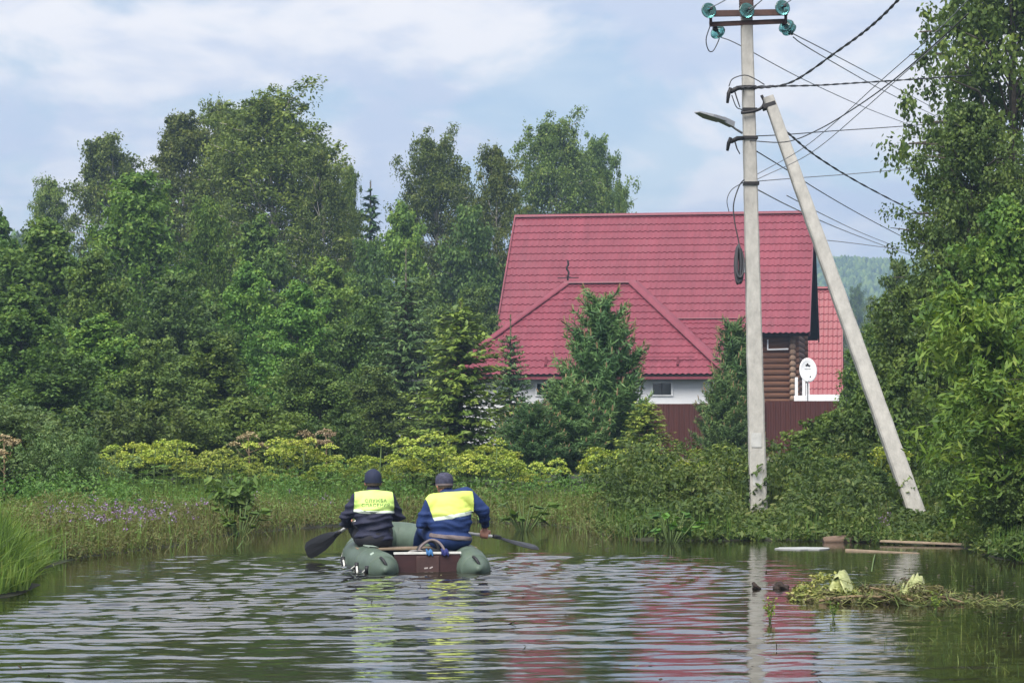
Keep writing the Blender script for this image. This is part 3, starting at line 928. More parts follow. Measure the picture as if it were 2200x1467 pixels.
def bank_plants():
    rng = np.random.default_rng(21)
    # bright grass clump at the left edge
    P = scatter(rng, 6500, -6.0, -4.2, 18.8, 25.6, lambda x, y, s: (x > -.225*y-.35) & ((y < 24.6) | (x < -4.9)))
    hh = .42+.2*noise2(P[:, 0], P[:, 1], 1.5, 3)
    v, f, t = blades(rng, P, np.clip(hh, .15, .75)*np.clip(shore_dist(P[:, 0], P[:, 1])/.35, .45, 1), .022, .55, 4, np.clip(.45+.3*noise2(P[:, 0], P[:, 1], 2.5, 4)+rng.normal(0, .2, len(P)), 0, 1))
    tag(link('bank_grass', np_mesh('bank_grass', v, f, t), M['grass']), kind='stuff')
    # brownish tangled sedge and dock at the water's edge, left of the boat
    edge = lambda x, y, s: (s < 2.3 + 1.1*noise2(x, y, .9, 5)) & (x > -7.2)
    P = scatter(rng, 4300, -7.5, 1.3, 24.6, 36, edge)
    top = np.clip(.30+.16*noise2(P[:, 0], P[:, 1], 1.3, 6)+.12*noise2(P[:, 0], P[:, 1], 4.5, 16), .08, .75)*np.clip(shore_dist(P[:, 0], P[:, 1])/.5, .35, 1)
    P[:, 2] += rng.random(len(P))**.8*top
    ct = np.clip(.42+.42*noise2(P[:, 0], P[:, 1], 1.1, 7)+.2*noise2(P[:, 0], P[:, 1], 5, 17)+rng.normal(0, .25, len(P)), 0, 1)
    v, f, t = cloud(rng, P, .12, 17, .052, .015, droop=-.1, up=.6, squash=.9, ctint=ct)
    v2, f2, t2 = blades(rng, scatter(rng, 7000, -7.5, 1.3, 24.6, 36, edge), .42, .011, .75, 3)
    v, f, t = join([(v, f, t), (v2, f2, t2)])
    tag(link('sedge', np_mesh('sedge', v, f, t), M['brown_grass']), kind='stuff')
    # sedge standing in the shallows: sparse stalks beyond the waterline
    n = 2600
    y = rng.uniform(25.2, 33, n*4); x = rng.uniform(-4.8, 1.6, n*4); s = shore_dist(x, y)
    ok = (s < 0) & (s > -1.0) & (rng.random(n*4) < np.exp(s*2.6)) & (noise2(x, y, 1.4, 11) > -.25)
    P = np.stack([x, y, np.full_like(x, -.05)], -1)[ok][:n]
    v, f, t = blades(rng, P, .30, .010, .8, 3)
    tag(link('shallow_sedge', np_mesh('shallow_sedge', v, f, t), M['brown_grass']), kind='stuff')
    # green meadow behind it
    P = scatter(rng, 24000, -8.5, 6.5, 26.5, 38, lambda x, y, s: (s > 1.0) & ((x < 2.4) | (y > 33.6)))
    hh = np.clip(.36+.22*noise2(P[:, 0], P[:, 1], .8, 8)+.12*noise2(P[:, 0], P[:, 1], 3, 33), .1, .8)
    v, f, t = blades(rng, P, hh, .018, .5, 3, np.clip(.4+.3*noise2(P[:, 0], P[:, 1], .7, 9)+rng.normal(0, .2, len(P)), 0, 1))
    tag(link('meadow_grass', np_mesh('meadow_grass', v, f, t), M['grass']), kind='stuff')
    # leafy undergrowth: goutweed and nettles
    P = scatter(rng, 2700, -8.5, 4.2, 28, 38, lambda x, y, s: (s > 1.1) & (x < 1.2+ (y-30)*.1) & (noise2(x, y, 1.3, 31) > -.35))
    hh = np.clip(.30+.30*noise2(P[:, 0], P[:, 1], .9, 18)+.16*noise2(P[:, 0], P[:, 1], 3.5, 32), .06, .9)
    P[:, 2] += rng.random(len(P))*hh
    v, f, t = cloud(rng, P, .16, 26, .055, .024, droop=.1, up=.7, squash=.9, ctint=np.clip(.5+.45*noise2(P[:, 0], P[:, 1], 1.2, 19)+rng.normal(0, .25, len(P)), 0, 1))
    tag(link('undergrowth', np_mesh('undergrowth', v, f, t), M['hogweed_leaf']), kind='stuff')
    P = scatter(rng, 3600, 1.0, 6.2, 24.5, 36, lambda x, y, s: (s > -.02) & (x > 1.1))
    top = np.clip(.40+.30*noise2(P[:, 0], P[:, 1], 1.4, 12)+.22*noise2(P[:, 0], P[:, 1], 4.0, 22)+np.clip(P[:, 1]-30, 0, 5)*.10, .08, 1.3)*np.clip(shore_dist(P[:, 0], P[:, 1])/.7, .3, 1)
    for bx, w in ((3.50, .42), (5.72, .5)):
        top *= 1-.95*np.exp(-((P[:, 0]*33/P[:, 1]-bx)/w)**4)*(P[:, 1] < 33.4)
    P[:, 2] += rng.random(len(P))**.7*top
    ct = np.clip(.42+.42*noise2(P[:, 0], P[:, 1], 1.7, 23)+rng.normal(0, .22, len(P)), 0, 1)
    h_ = len(P)//2
    v, f, t = join([cloud(rng, P[:h_], .13, 24, .055, .026, droop=.25, up=.7, squash=.7, ctint=ct[:h_]), cloud(rng, P[h_:], .17, 18, .085, .038, droop=.35, up=.7, squash=.7, ctint=ct[h_:])])
    tag(link('right_bank_undergrowth', np_mesh('right_bank_undergrowth', v, f, t), M['olive_leaf']), kind='stuff')
    P = scatter(rng, 5200, 1.0, 6.0, 24, 33, lambda x, y, s: (s < 2.2) & (x > 1.0))
    v, f, t = blades(rng, P, np.where((np.abs(P[:, 0]*33/P[:, 1]-3.5) < .4) | (np.abs(P[:, 0]*33/P[:, 1]-5.72) < .45), .13, .34), .012, .6, 3)
    tag(link('right_bank_grass', np_mesh('right_bank_grass', v, f, t), M['grass']), kind='stuff')
    # purple flowers in the sedge
    P = []
    for px, py, d, sx, sy, n in ((225, 1106, 27.2, .55, .6, 120), (330, 1100, 28.5, .5, .5, 45), (150, 1098, 27.5, .25, .3, 26), (430, 1075, 32, .8, .6, 36), (690, 1080, 33.5, .5, .4, 40), (1892, 1125, 28.8, .07, .1, 26)):
        c = PX(px, py, d)
        P.append(np.array([c.x, c.y, c.z])+rng.normal(0, 1, (n, 3))*np.array([sx*.75, sy, .06]))
    P = np.vstack(P)
    v, f, t = cloud(rng, P, .045, 6, .026, .018, droop=-.3, up=.5)
    tag(link('purple_flowers', np_mesh('purple_flowers', v, f, t), M['purple']), kind='stuff')
    P2 = P.copy(); P2[:, 2] = ground_z(P[:, 0], P[:, 1])
    v, f, t = blades(rng, P2, .4, .012, .15, 2, curl=.1)
    tag(link('flower_stalks', np_mesh('flower_stalks', v, f, t), M['brown_grass']), kind='stuff')
    # grass in the shallow water at lower right
    y = 1/rng.uniform(1/25, 1/12.6, 16000); x = rng.uniform(1.5, 6.0, 16000)
    ok = (shore_dist(x, y) < 0) & (x > 2.1+.085*(24-y)*(y > 0)-.0*(y)+.35*np.sin(y*1.1)) & (x > .165*y-.25+.4*np.sin(y*2.3)) & (noise2(x, y, 2.1, 15) > -.12)
    P = np.stack([x, y, np.full_like(x, -.04)], -1)[ok][:4200]
    v, f, t = blades(rng, P, .13, .006, .95, 3, curl=.9)
    tag(link('drowned_grass', np_mesh('drowned_grass', v, f, t), M['olive_leaf']), kind='stuff')

def lobed_leaf(rng, c, d, size, out):
    """a big deeply cut leaf: toothed leaflets fanned from the stalk, drooping to the rim"""
    d = np.array(d)/np.linalg.norm(d); s = np.array([-d[1], d[0], 0]); s = s/max(1e-6, np.linalg.norm(s))
    for a in (-1.3, -.85, -.4, 0, .4, .85, 1.3):
        e = d*math.cos(a)+s*math.sin(a)
        for r, k in ((.32, .42), (.62, .38), (.88, .26)):
            out.append((c+e*size*r+np.array([0, 0, -.16*r*r*size]), np.array([0, 0, 1])+d*.4+rng.normal(0, .3, 3), e+rng.normal(0, .25, 3)+np.array([0, 0, -.3*r]), size*k*(1-.12*abs(a)), size*k*.5))

def hogweed(name, seed, H, n_umb, dry=False, cat='plant', leafy=True):
    rng = np.random.default_rng(seed)
    root = empty(name, cat=cat)
    st = MB(); U = []; LV = []
    st.tube([(0, 0, -.1), (.02, 0, H*.5), (0.0, .02, H*.93)], [.022, .018, .012], n=6)
    for i in range(n_umb):
        a = i*2.3+rng.uniform(0, .8)
        r = 0.0 if i == 0 else rng.uniform(.16, .42)
        hz = H if i == 0 else H*rng.uniform(.72, .98)
        p0 = np.array([0, .01, H*rng.uniform(.45, .7)]) if i else np.array([0, .02, H*.9])
        p1 = np.array([math.cos(a)*r, math.sin(a)*r, hz-.09])
        st.tube([p0, (p0+p1)/2+np.array([math.cos(a), math.sin(a), 0])*r*.18, p1], [.012, .010, .008], n=5)
        ur = rng.uniform(.12, .21)*(1.15 if i == 0 else 1)
        m = 20
        for k in range(m):
            rr = ur*math.sqrt((k+.5)/m); b = k*2.399
            q = p1+np.array([math.cos(b)*rr, math.sin(b)*rr, 0.09-.62*rr*rr/ur+rng.normal(0, .012)])
            st.tube([p1, q], .003, n=3, cap=False)
            for _ in range(9):
                U.append((q+rng.normal(0, .018, 3)*np.array([1, 1, .6]), rng.normal(0, .5, 3)+np.array([0, -.3, .8]), rng.normal(0, 1, 3), .044, .036))
    if leafy:
        for i in range(6):
            a = i*2.4+rng.uniform(0, .6); z = H*(.08+.085*i)
            d = np.array([math.cos(a), math.sin(a), .2]); c = np.array([0, 0, z])+d*.14
            st.tube([(0, 0, z-.04), c], .008, n=4, cap=False)
            lobed_leaf(rng, c, d, rng.uniform(.20, .36)*(1.1-.06*i), LV)
    def mk(nm, D, mat):
        C, NU, A, L, W = (np.array(q) for q in zip(*D))
        v, f, t = leaves(rng, C, NU, A, L, W, rng.random(len(C)))
        tag(link(nm, np_mesh(nm, v, f, t), M[mat], root), kind='stuff')
    st.build('stem', M['dry_stem' if dry else 'stem'], root)
    mk('umbel', U, 'dry_umbel' if dry else 'umbel')
    if leafy: mk('foliage', LV, 'hogweed_leaf')
    return root

def burdock(name, seed, n=14, size=.22):
    rng = np.random.default_rng(seed)
    root = empty(name, cat='plant')
    st = MB(); LV = []
    for i in range(n):
        a = i*2.4; e = rng.uniform(.25, .8)
        d = np.array([math.cos(a)*e, math.sin(a)*e, 1-e*.6]); ln = rng.uniform(.2, .5)
        c = d*ln
        st.tube([(0, 0, -.1), c], .009, n=4, cap=False)
        o = np.array([math.cos(a), math.sin(a), -.35])
        for k in (-.5, 0, .5):
            LV.append((c+o*size*.3, np.array([0, 0, 1.])+rng.normal(0, .25, 3), o+np.array([-o[1], o[0], 0])*k, size*rng.uniform(.8, 1.1), size*.5))
    C, NU, A, L, W = (np.array(q) for q in zip(*LV))
    v, f, t = leaves(rng, C, NU, A, L, W, rng.random(len(C))*.7)
    st.build('stem', M['stem'], root)
    link('foliage', np_mesh('foliage', v, f, t), M['lime_leaf'], root)
    return root

def herb(name, seed, n=60, H=.8, R=.3, leafm='hogweed_leaf', leaf=(.11, .06)):
    rng = np.random.default_rng(seed)
    root = empty(name, cat='plant')
    st = MB(); C = []
    for i in range(7):
        a = i*2.4; r = R*rng.uniform(.2, 1); h = H*rng.uniform(.6, 1)
        p = np.array([math.cos(a)*r, math.sin(a)*r, h])
        st.tube([(0, 0, -.1), p*np.array([.5, .5, .55]), p], [.008, .006, .003], n=4, cap=False)
        for t in np.linspace(.35, 1, 6): C.append(p*np.array([t, t, t]))
    v, f, t = cloud(rng, np.array(C), .12, n//6, leaf[0], leaf[1], droop=.3, up=1.0)
    st.build('stem', M['stem'], root)
    link('foliage', np_mesh('foliage', v, f, t), M[leafm], root)
    return root

def bank_things():
    rng = random.Random(77)
    kinds = [hogweed('hogweed', 51, 1.3, 5), hogweed('hogweed', 52, 1.15, 6), hogweed('hogweed', 53, 1.4, 4), hogweed('hogweed', 54, 1.0, 5)]
    used = set()
    def plant(protos, i, px, py, d, h0, label, group, hz=1.0):
        s = protos[i % len(protos)]
        r = s if s.name not in used else copy_tree(s)
        used.add(s.name)
        p = PX(px, py, d); zb = gz(p.x, d)
        k = max(.35, (p.z-zb)/h0)
        r.location = (p.x, d, zb); r.rotation_euler = (0, 0, rng.uniform(0, 6.28)); r.scale = (min(k*1.1, 1.25)*hz, min(k*1.1, 1.25)*hz, k)
        r['label'] = label; r['category'] = 'plant'
        if group: r['group'] = group
        return r
    hs = [1.3, 1.15, 1.4, 1.0]
    n = 0
    ORD = ('leftmost', 'second', 'third', 'fourth', 'fifth', 'sixth', 'seventh', 'eighth', 'ninth', 'tenth', 'eleventh', 'twelfth', 'thirteenth', 'fourteenth', 'fifteenth', 'sixteenth', 'seventeenth', 'eighteenth')
    def row(x0, x1, ys, d0, d1, cnt, label, group):
        nonlocal n
        for k in range(cnt):
            px = x0+(x1-x0)*(k+.15+.7*rng.random())/cnt
            d = rng.uniform(d0, d1)
            py = rng.uniform(*ys)
            i = n % 4; n += 1
            which = 'leftmost hogweed' if k == 0 else ('rightmost hogweed' if k == cnt-1 else ORD[k]+' hogweed from the left')
            plant(kinds, i, px, py, d, hs[i], which+' '+label, group, 1.0)
    row(235, 470, (940, 1005), 36.5, 41, 15, 'among those left of the boat', 'hogweed left of the boat')
    row(470, 690, (935, 1010), 36, 41, 15, 'among those below the olive shrub', 'hogweed below the olive shrub')
    row(700, 890, (940, 1020), 36, 41, 14, 'among those behind the rowers', 'hogweed behind the rowers')
    row(880, 1100, (930, 1010), 35.5, 40, 17, 'among those below the yellowish spruce', 'hogweed below the yellowish spruce')
    row(1090, 1200, (985, 1020), 34.5, 37, 7, 'among the low ones at the end of the inlet', 'hogweed at the end of the inlet')
    row(1255, 1345, (955, 1000), 34, 37, 6, 'among those in front of the fence foot', 'hogweed in front of the fence')
    row(1350, 1600, (960, 1010), 34, 37.5, 11, 'among those left of the pole', 'hogweed left of the pole')
    row(1660, 1930, (960, 1030), 33.5, 36, 10, 'among those between pole and brace', 'hogweed between pole and brace')
    row(100, 230, (965, 1000), 34, 37, 6, 'among those at the foot of the willow bush', 'hogweed by the willow bush')
    dry = hogweed('dry_hogweed', 61, 1.5, 4, dry=True, leafy=False)
    for k, (px, py, d, lab) in enumerate(((535, 928, 42, 'tall dry tan hogweed umbels left of the olive shrub top'), (700, 922, 42.5, 'dry tan hogweed standing in a dark gap behind the left rower'),
                                          (655, 925, 43.5, 'dry hogweed stalk with a bent stem beside the dark gap'), (8, 935, 33, 'dry hogweed with tan umbels at the left edge'))):
        plant([dry], 0, px, py, d, 1.5, lab, None)
    b = burdock('burdock', 71)
    for px, py, d, sc, lab in ((515, 1125, 29.4, 1.0, 'burdock with big dark leaves standing in the water left of the boat'), (1125, 1100, 30.6, 1.05, 'burdock with broad leaves in the water right of the rowers'),
                               (1440, 1140, 28.0, 1.0, 'burdock with big dark leaves at the water edge left of the pole')):
        r = b if b.name not in used else copy_tree(b); used.add(b.name)
        p = PX(px, py, d); r.location = (p.x, d, 0.0); r.scale = (sc, sc, sc*1.15); r.rotation_euler = (0, 0, px); r['label'] = lab; r['category'] = 'plant'
    h0_ = herb('water_herb', 81, 70, .5, .25)
    sp = herb('water_sprig', 83, 12, .5, .16, 'bright_leaf', (.09, .04))
    for px, py, d, sc, lab in ((500, 1080, 30.5, 1.15, 'leafy green herb rising behind the burdock left of the boat'), (1655, 1335, 17.8, .34, 'small green sprig standing in the water in front of the debris'),
                               (1790, 1325, 18.0, .26, 'small leafy sprig in the water below the yellow plastic'), (2010, 1315, 18.6, .30, 'small sprig in the water right of the debris')):
        h = h0_ if sc > 1 else sp
        r = h if h.name not in used else copy_tree(h); used.add(h.name)
        p = PX(px, py, d); r.location = (p.x, d, 0.0); r.scale = (sc, sc, sc*1.2); r.rotation_euler = (0, 0, px); r['label'] = lab; r['category'] = 'plant'
bank_plants()
bank_things()
# ------------------------------------------------------------------ buildings and fence
M['roof_red'] = basic('roof_red_metal', (0.190, 0.040, 0.058), 0.5, 0.10, 1.2, spec=0.35, col2=(0.212, 0.045, 0.064))
M['roof_bright'] = basic('roof_bright_red_metal', (0.24, 0.024, 0.036), 0.45, 0.12, 1.2, spec=0.45)
M['log'] = basic('stained_log', (0.165, 0.078, 0.045), 0.7, 0.35, 3, stretch=(.35, 6, 6), bump=.2)
M['log_end'] = basic('log_end_grain', (0.24, 0.16, 0.11), 0.85, 0.35, 14)
M['dark_boards'] = basic('dark_stained_boards', (0.020, 0.012, 0.010), 0.75, 0.4, 4)
M['white_wall'] = basic('white_plaster', (0.74, 0.75, 0.77), 0.85, 0.06, 1.5, bump=.15, bscale=25)
M['white_paint'] = basic('white_paint', (0.78, 0.79, 0.80), 0.5, 0.06, 3)
M['glass'] = basic('window_glass', (0.012, 0.016, 0.018), 0.06, 0.2, 2, spec=0.6)
M['fence_brown'] = basic('fence_brown_sheet', (0.070, 0.022, 0.018), 0.5, 0.16, 1.3, stretch=(3, 3, .4))
M['dark_metal'] = basic('dark_metal', (0.03, 0.028, 0.028), 0.5, 0.3, 12, metal=.4)
M['concrete_base'] = basic('fence_footing', (0.25, 0.23, 0.20), 0.9, 0.25, 3, bump=.3)

def weather(m):
    """sheet-to-sheet tone, rain streaks down the slope and dull patches"""
    nt = m.node_tree; N, L = nt.nodes, nt.links; B = N['Principled BSDF']
    src = B.inputs['Base Color'].links[0].from_socket
    oi = N.new('ShaderNodeObjectInfo'); tc = N.new('ShaderNodeTexCoord')
    mp = N.new('ShaderNodeMapping'); mp.inputs['Scale'].default_value = (3.5, .25, .25)
    L.new(tc.outputs['Object'], mp.inputs['Vector'])
    n = N.new('ShaderNodeTexNoise'); n.inputs['Scale'].default_value = 1.6; n.inputs['Detail'].default_value = 6; n.inputs['Roughness'].default_value = .7
    L.new(mp.outputs[0], n.inputs['Vector'])
    a = N.new('ShaderNodeMapRange'); a.inputs['From Min'].default_value = .3; a.inputs['From Max'].default_value = .7; a.inputs['To Min'].default_value = .84; a.inputs['To Max'].default_value = 1.12
    L.new(n.outputs['Fac'], a.inputs['Value'])
    b = N.new('ShaderNodeMapRange'); b.inputs['To Min'].default_value = .94; b.inputs['To Max'].default_value = 1.05
    L.new(oi.outputs['Random'], b.inputs['Value'])
    mu = N.new('ShaderNodeMath'); mu.operation = 'MULTIPLY'; L.new(a.outputs[0], mu.inputs[0]); L.new(b.outputs[0], mu.inputs[1])
    hs = N.new('ShaderNodeHueSaturation'); L.new(mu.outputs[0], hs.inputs['Value']); L.new(src, hs.inputs['Color'])
    mx = N.new('ShaderNodeMixRGB'); mx.inputs['Color2'].default_value = (.22, .16, .16, 1)
    n2 = N.new('ShaderNodeTexNoise'); n2.inputs['Scale'].default_value = .9; n2.inputs['Detail'].default_value = 9; n2.inputs['Roughness'].default_value = .75
    L.new(tc.outputs['Object'], n2.inputs['Vector'])
    c = N.new('ShaderNodeMapRange'); c.inputs['From Min'].default_value = .52; c.inputs['From Max'].default_value = .8; c.inputs['To Max'].default_value = .14
    L.new(n2.outputs['Fac'], c.inputs['Value']); L.new(c.outputs[0], mx.inputs['Fac']); L.new(hs.outputs[0], mx.inputs['Color1'])
    L.new(mx.outputs[0], B.inputs['Base Color'])
weather(M['roof_red']); weather(M['roof_bright'])

PHI = math.radians(9.8)
HX = Vector((math.cos(PHI), -math.sin(PHI), 0)); HY = Vector((math.sin(PHI), math.cos(PHI), 0))

def tile_face(root_part, eave_a, eave_b, top_a, top_b, mat, sheet_w=1.15, row=0.38, wave=0.20, name='roof_sheet', amp=.024, lip=.030):
    """a roof slope of pressed-tile sheets: each sheet is a mesh with stepped rows and waves, trimmed to the slope's outline.
    eave_a/eave_b: left and right eave corners, top_a/top_b: left and right top corners (local coordinates)"""
    ea, eb, ta, tb = Vector(eave_a), Vector(eave_b), Vector(top_a), Vector(top_b)
    U = (eb-ea).normalized()
    W = (ta-ea) - U*(ta-ea).dot(U)
    Hs = W.length; W.normalize()
    Nn = U.cross(W).normalized()
    def uv(p): q = Vector(p)-ea; return q.dot(U), q.dot(W)
    quad = [(0, 0), uv(eb), uv(tb), uv(ta)]
    umin = min(q[0] for q in quad); umax = max(q[0] for q in quad)
    ns = max(1, int(round((umax-umin)/sheet_w))); sw = (umax-umin)/ns
    du = wave/6
    nrow = int(math.ceil(Hs/row))
    vs_ = []
    for r in range(nrow):
        v0 = r*row
        vs_ += [(v0, 1.0), (v0+row*.5, .45), (v0+row*.985, 0.0)]
    vs_ = [(v, h) for v, h in vs_ if v < Hs+row]
    for k in range(ns):
        u0 = umin+k*sw; u1 = u0+sw
        nu = int(round(sw/du))
        bm = bmesh.new()
        gridv = []
        for v, h in vs_:
            line = []
            for i in range(nu+1):
                u = u0+sw*i/nu
                w_ = math.cos(2*math.pi*u/wave)
                vv = v + (0.020*w_ if h == 1.0 else 0.020*w_ if h == 0.0 else 0)
                hh = .012 + amp*.5*(1+w_)*.5 + lip*h + .003*(k % 2)
                line.append(bm.verts.new((u, vv, hh)))
            gridv.append(line)
        for a in range(len(gridv)-1):
            for i in range(nu):
                bm.faces.new((gridv[a][i], gridv[a][i+1], gridv[a+1][i+1], gridv[a+1][i]))
        # trim to the outline
        cx = sum(q[0] for q in quad)/4; cy = sum(q[1] for q in quad)/4
        for j in range(1, 4):
            p, q = quad[j], quad[(j+1) % 4]
            d = Vector((q[0]-p[0], q[1]-p[1], 0))
            if d.length < 1e-3: continue
            no = Vector((d.y, -d.x, 0)).normalized()
            if no.dot(Vector((cx-p[0], cy-p[1], 0))) > 0: no = -no
            geom = bm.verts[:]+bm.edges[:]+bm.faces[:]
            if geom: bmesh.ops.bisect_plane(bm, geom=geom, plane_co=(p[0], p[1], 0), plane_no=no, clear_outer=True)
        if not bm.faces:
            bm.free(); continue
        for v in bm.verts:
            v.co = ea + U*v.co.x + W*v.co.y + Nn*v.co.z
        for f in bm.faces: f.smooth = False
        me = bpy.data.meshes.new(name); bm.to_mesh(me); bm.free()
        link(name, me, mat, root_part)
    return Nn

def cap_strip(a, b, w, h, mat, parent, name='ridge_cap'):
    """half-round ridge piece"""
    mb = MB(); a, b = Vector(a), Vector(b)
    d = (b-a).normalized(); s = d.cross(Vector((0, 0, 1))).normalized(); u = s.cross(d)
    vs = []
    n = 7
    for p in (a, b):
        for i in range(n):
            t = math.pi*i/(n-1)
            vs.append(p + s*math.cos(t)*w/2 + u*(math.sin(t)*h))
    fs = [(i, i+1, n+i+1, n+i) for i in range(n-1)] + [tuple(range(n))[::-1], tuple(range(n, 2*n))]
    mb.add(vs, fs, False)
    return mb.build(name, mat, parent)

def slab(a, b, c, d, t, mat, name, parent):
    """a sheet of thickness t under the quad a,b,c,d"""
    P = [Vector(q) for q in (a, b, c, d)]
    n = (P[1]-P[0]).cross(P[3]-P[0]).normalized()
    vs = P+[q-n*t for q in P]
    return MB().add(vs, [(0,1,2,3),(7,6,5,4),(0,4,5,1),(1,5,6,2),(2,6,7,3),(3,7,4,0)]).build(name, mat, parent)

def log_house():
    O = Vector((5.66, 87.05, 0.0))
    h = empty('log_house', O, -PHI, 'brown log house under a big steep dark red tile-pattern metal roof', 'house')
    L2, ze, zr, w = 5.6, 4.17, 8.75, 4.2
    # roof: dark soffit deck with the sheets above it
    deck = slab((-L2+.03, -w+.05, ze-.02), (L2-.03, -w+.05, ze-.02), (L2-.03, 0, zr-.03), (-L2+.03, 0, zr-.03), .10, M['dark_boards'], 'roof', h)
    slab((-L2+.03, w-.05, ze-.02), (-L2+.03, 0, zr-.03), (L2-.03, 0, zr-.03), (L2-.03, w-.05, ze-.02), -.10, M['dark_boards'], 'roof_deck', deck)
    tile_face(deck, (-L2, -w, ze), (L2, -w, ze), (-L2, 0, zr), (L2, 0, zr), M['roof_red'])
    tile_face(deck, (L2, w, ze), (-L2, w, ze), (L2, 0, zr), (-L2, 0, zr), M['roof_red'])
    cap_strip((-L2-.03, 0, zr+.0), (L2+.03, 0, zr+.0), .30, .10, M['roof_red'], deck, 'ridge_cap')
    for sx in (-1, 1):
        for sy in (-1, 1):
            x = sx*(L2+.012)
            a = Vector((x, sy*w, ze)); b = Vector((x, 0, zr))
            MB().bar(a+Vector((0, 0, -.02)), b+Vector((0, 0, -.02)), .045 if sy > 0 else .05, .24).build('verge_trim', M['dark_boards'] if sy > 0 else M['roof_red'], deck)
    # walls of round logs, one by one; the corners show the log ends
    xl, xr, yf, yb = -5.0, 5.0, -3.5, 3.5
    lr = .115; z = .55
    k = 0
    fl = MB(); fl.tube([(xl-.22, 0, 0), (xr+.22, 0, 0)], lr, n=10); me_f = fl.mesh('log_front')
    sl = MB(); sl.tube([(0, yf-.22, 0), (0, yb+.22, 0)], lr, n=10); me_s = sl.mesh('log_side')
    for m in (me_f, me_s):
        m.materials.append(M['log']); m.materials.append(M['log_end'])
        for p in m.polygons:
            if len(p.vertices) > 4: p.material_index = 1
    wall = MB().box((xl+.06, yf+.06, .0), (xr-.06, yb-.06, ze+.25)).build('wall', M['dark_boards'], h)
    while z < ze+.1:
        for y in (yf, yb):
            o = link('log', me_f, None, wall); o.location = (0, y, z)
        for x in (xl, xr):
            o = link('log', me_s, None, wall); o.location = (x, 0, z+.10)
        z += .205
    # gable walls: dark boards
    for sx in (-1, 1):
        x = sx*(5.02)
        n = 17
        for i in range(n):
            y0 = -3.7+7.4*i/n; y1 = -3.7+7.4*(i+1)/n-.012
            zt0 = zr-.25-(zr-ze)*abs(y0)/w; zt1 = zr-.25-(zr-ze)*abs(y1)/w
            th = .03+.006*(i % 2)
            vs = [(x, y0, ze+.12), (x, y1, ze+.12), (x, y1, max(zt1, ze+.13)), (x, y0, max(zt0, ze+.13))]
            vs += [(p[0]+sx*th, p[1], p[2]) for p in vs]
            MB().add(vs, [(0,1,2,3),(7,6,5,4),(0,4,5,1),(1,5,6,2),(2,6,7,3),(3,7,4,0)]).build('gable_board', M['dark_boards'], wall)
    # white gutter bracket and vent pipe under the eave, right of the pole
    mb = MB(); mb.bar((4.12, -3.68, 3.60), (4.12, -3.68, 3.98), .05); mb.bar((4.12, -3.68, 3.62), (4.85, -3.68, 3.64), .05)
    mb.build('eave_pipe', M['white_paint'], h)
    # porch: low red roof with a white glazed porch under it, between annex and house
    pr = slab((.2, -6.62, 2.98), (3.02, -6.62, 2.98), (3.02, -3.72, 4.70), (.2, -3.72, 4.70), .08, M['dark_boards'], 'porch_roof', h)
    tile_face(pr, (.2, -6.65, 3.0), (3.05, -6.65, 3.0), (.2, -3.7, 4.72), (3.05, -3.7, 4.72), M['roof_red'])
    cap_strip((.2, -3.72, 4.73), (3.08, -3.72, 4.73), .24, .07, M['roof_red'], pr, 'ridge_cap')
    MB().bar((3.07, -6.65, 2.98), (3.07, -3.7, 4.70), .04, .2).build('verge_trim', M['roof_red'], pr)
    pw = MB().box((.4, -6.2, 0), (2.92, -3.66, 2.95)).build('porch_wall', M['white_wall'], h)
    for x0 in (1.0, 1.95):
        wf = MB().box((x0-.05, -6.245, 1.15), (x0+.80, -6.205, 2.45)).build('window', M['white_paint'], pw)
        MB().box((x0, -6.262, 1.2), (x0+.36, -6.247, 2.40)).build('pane', M['glass'], pw)
        MB().box((x0+.40, -6.262, 1.2), (x0+.75, -6.247, 2.40)).build('pane', M['glass'], pw)
    return h
log_house()

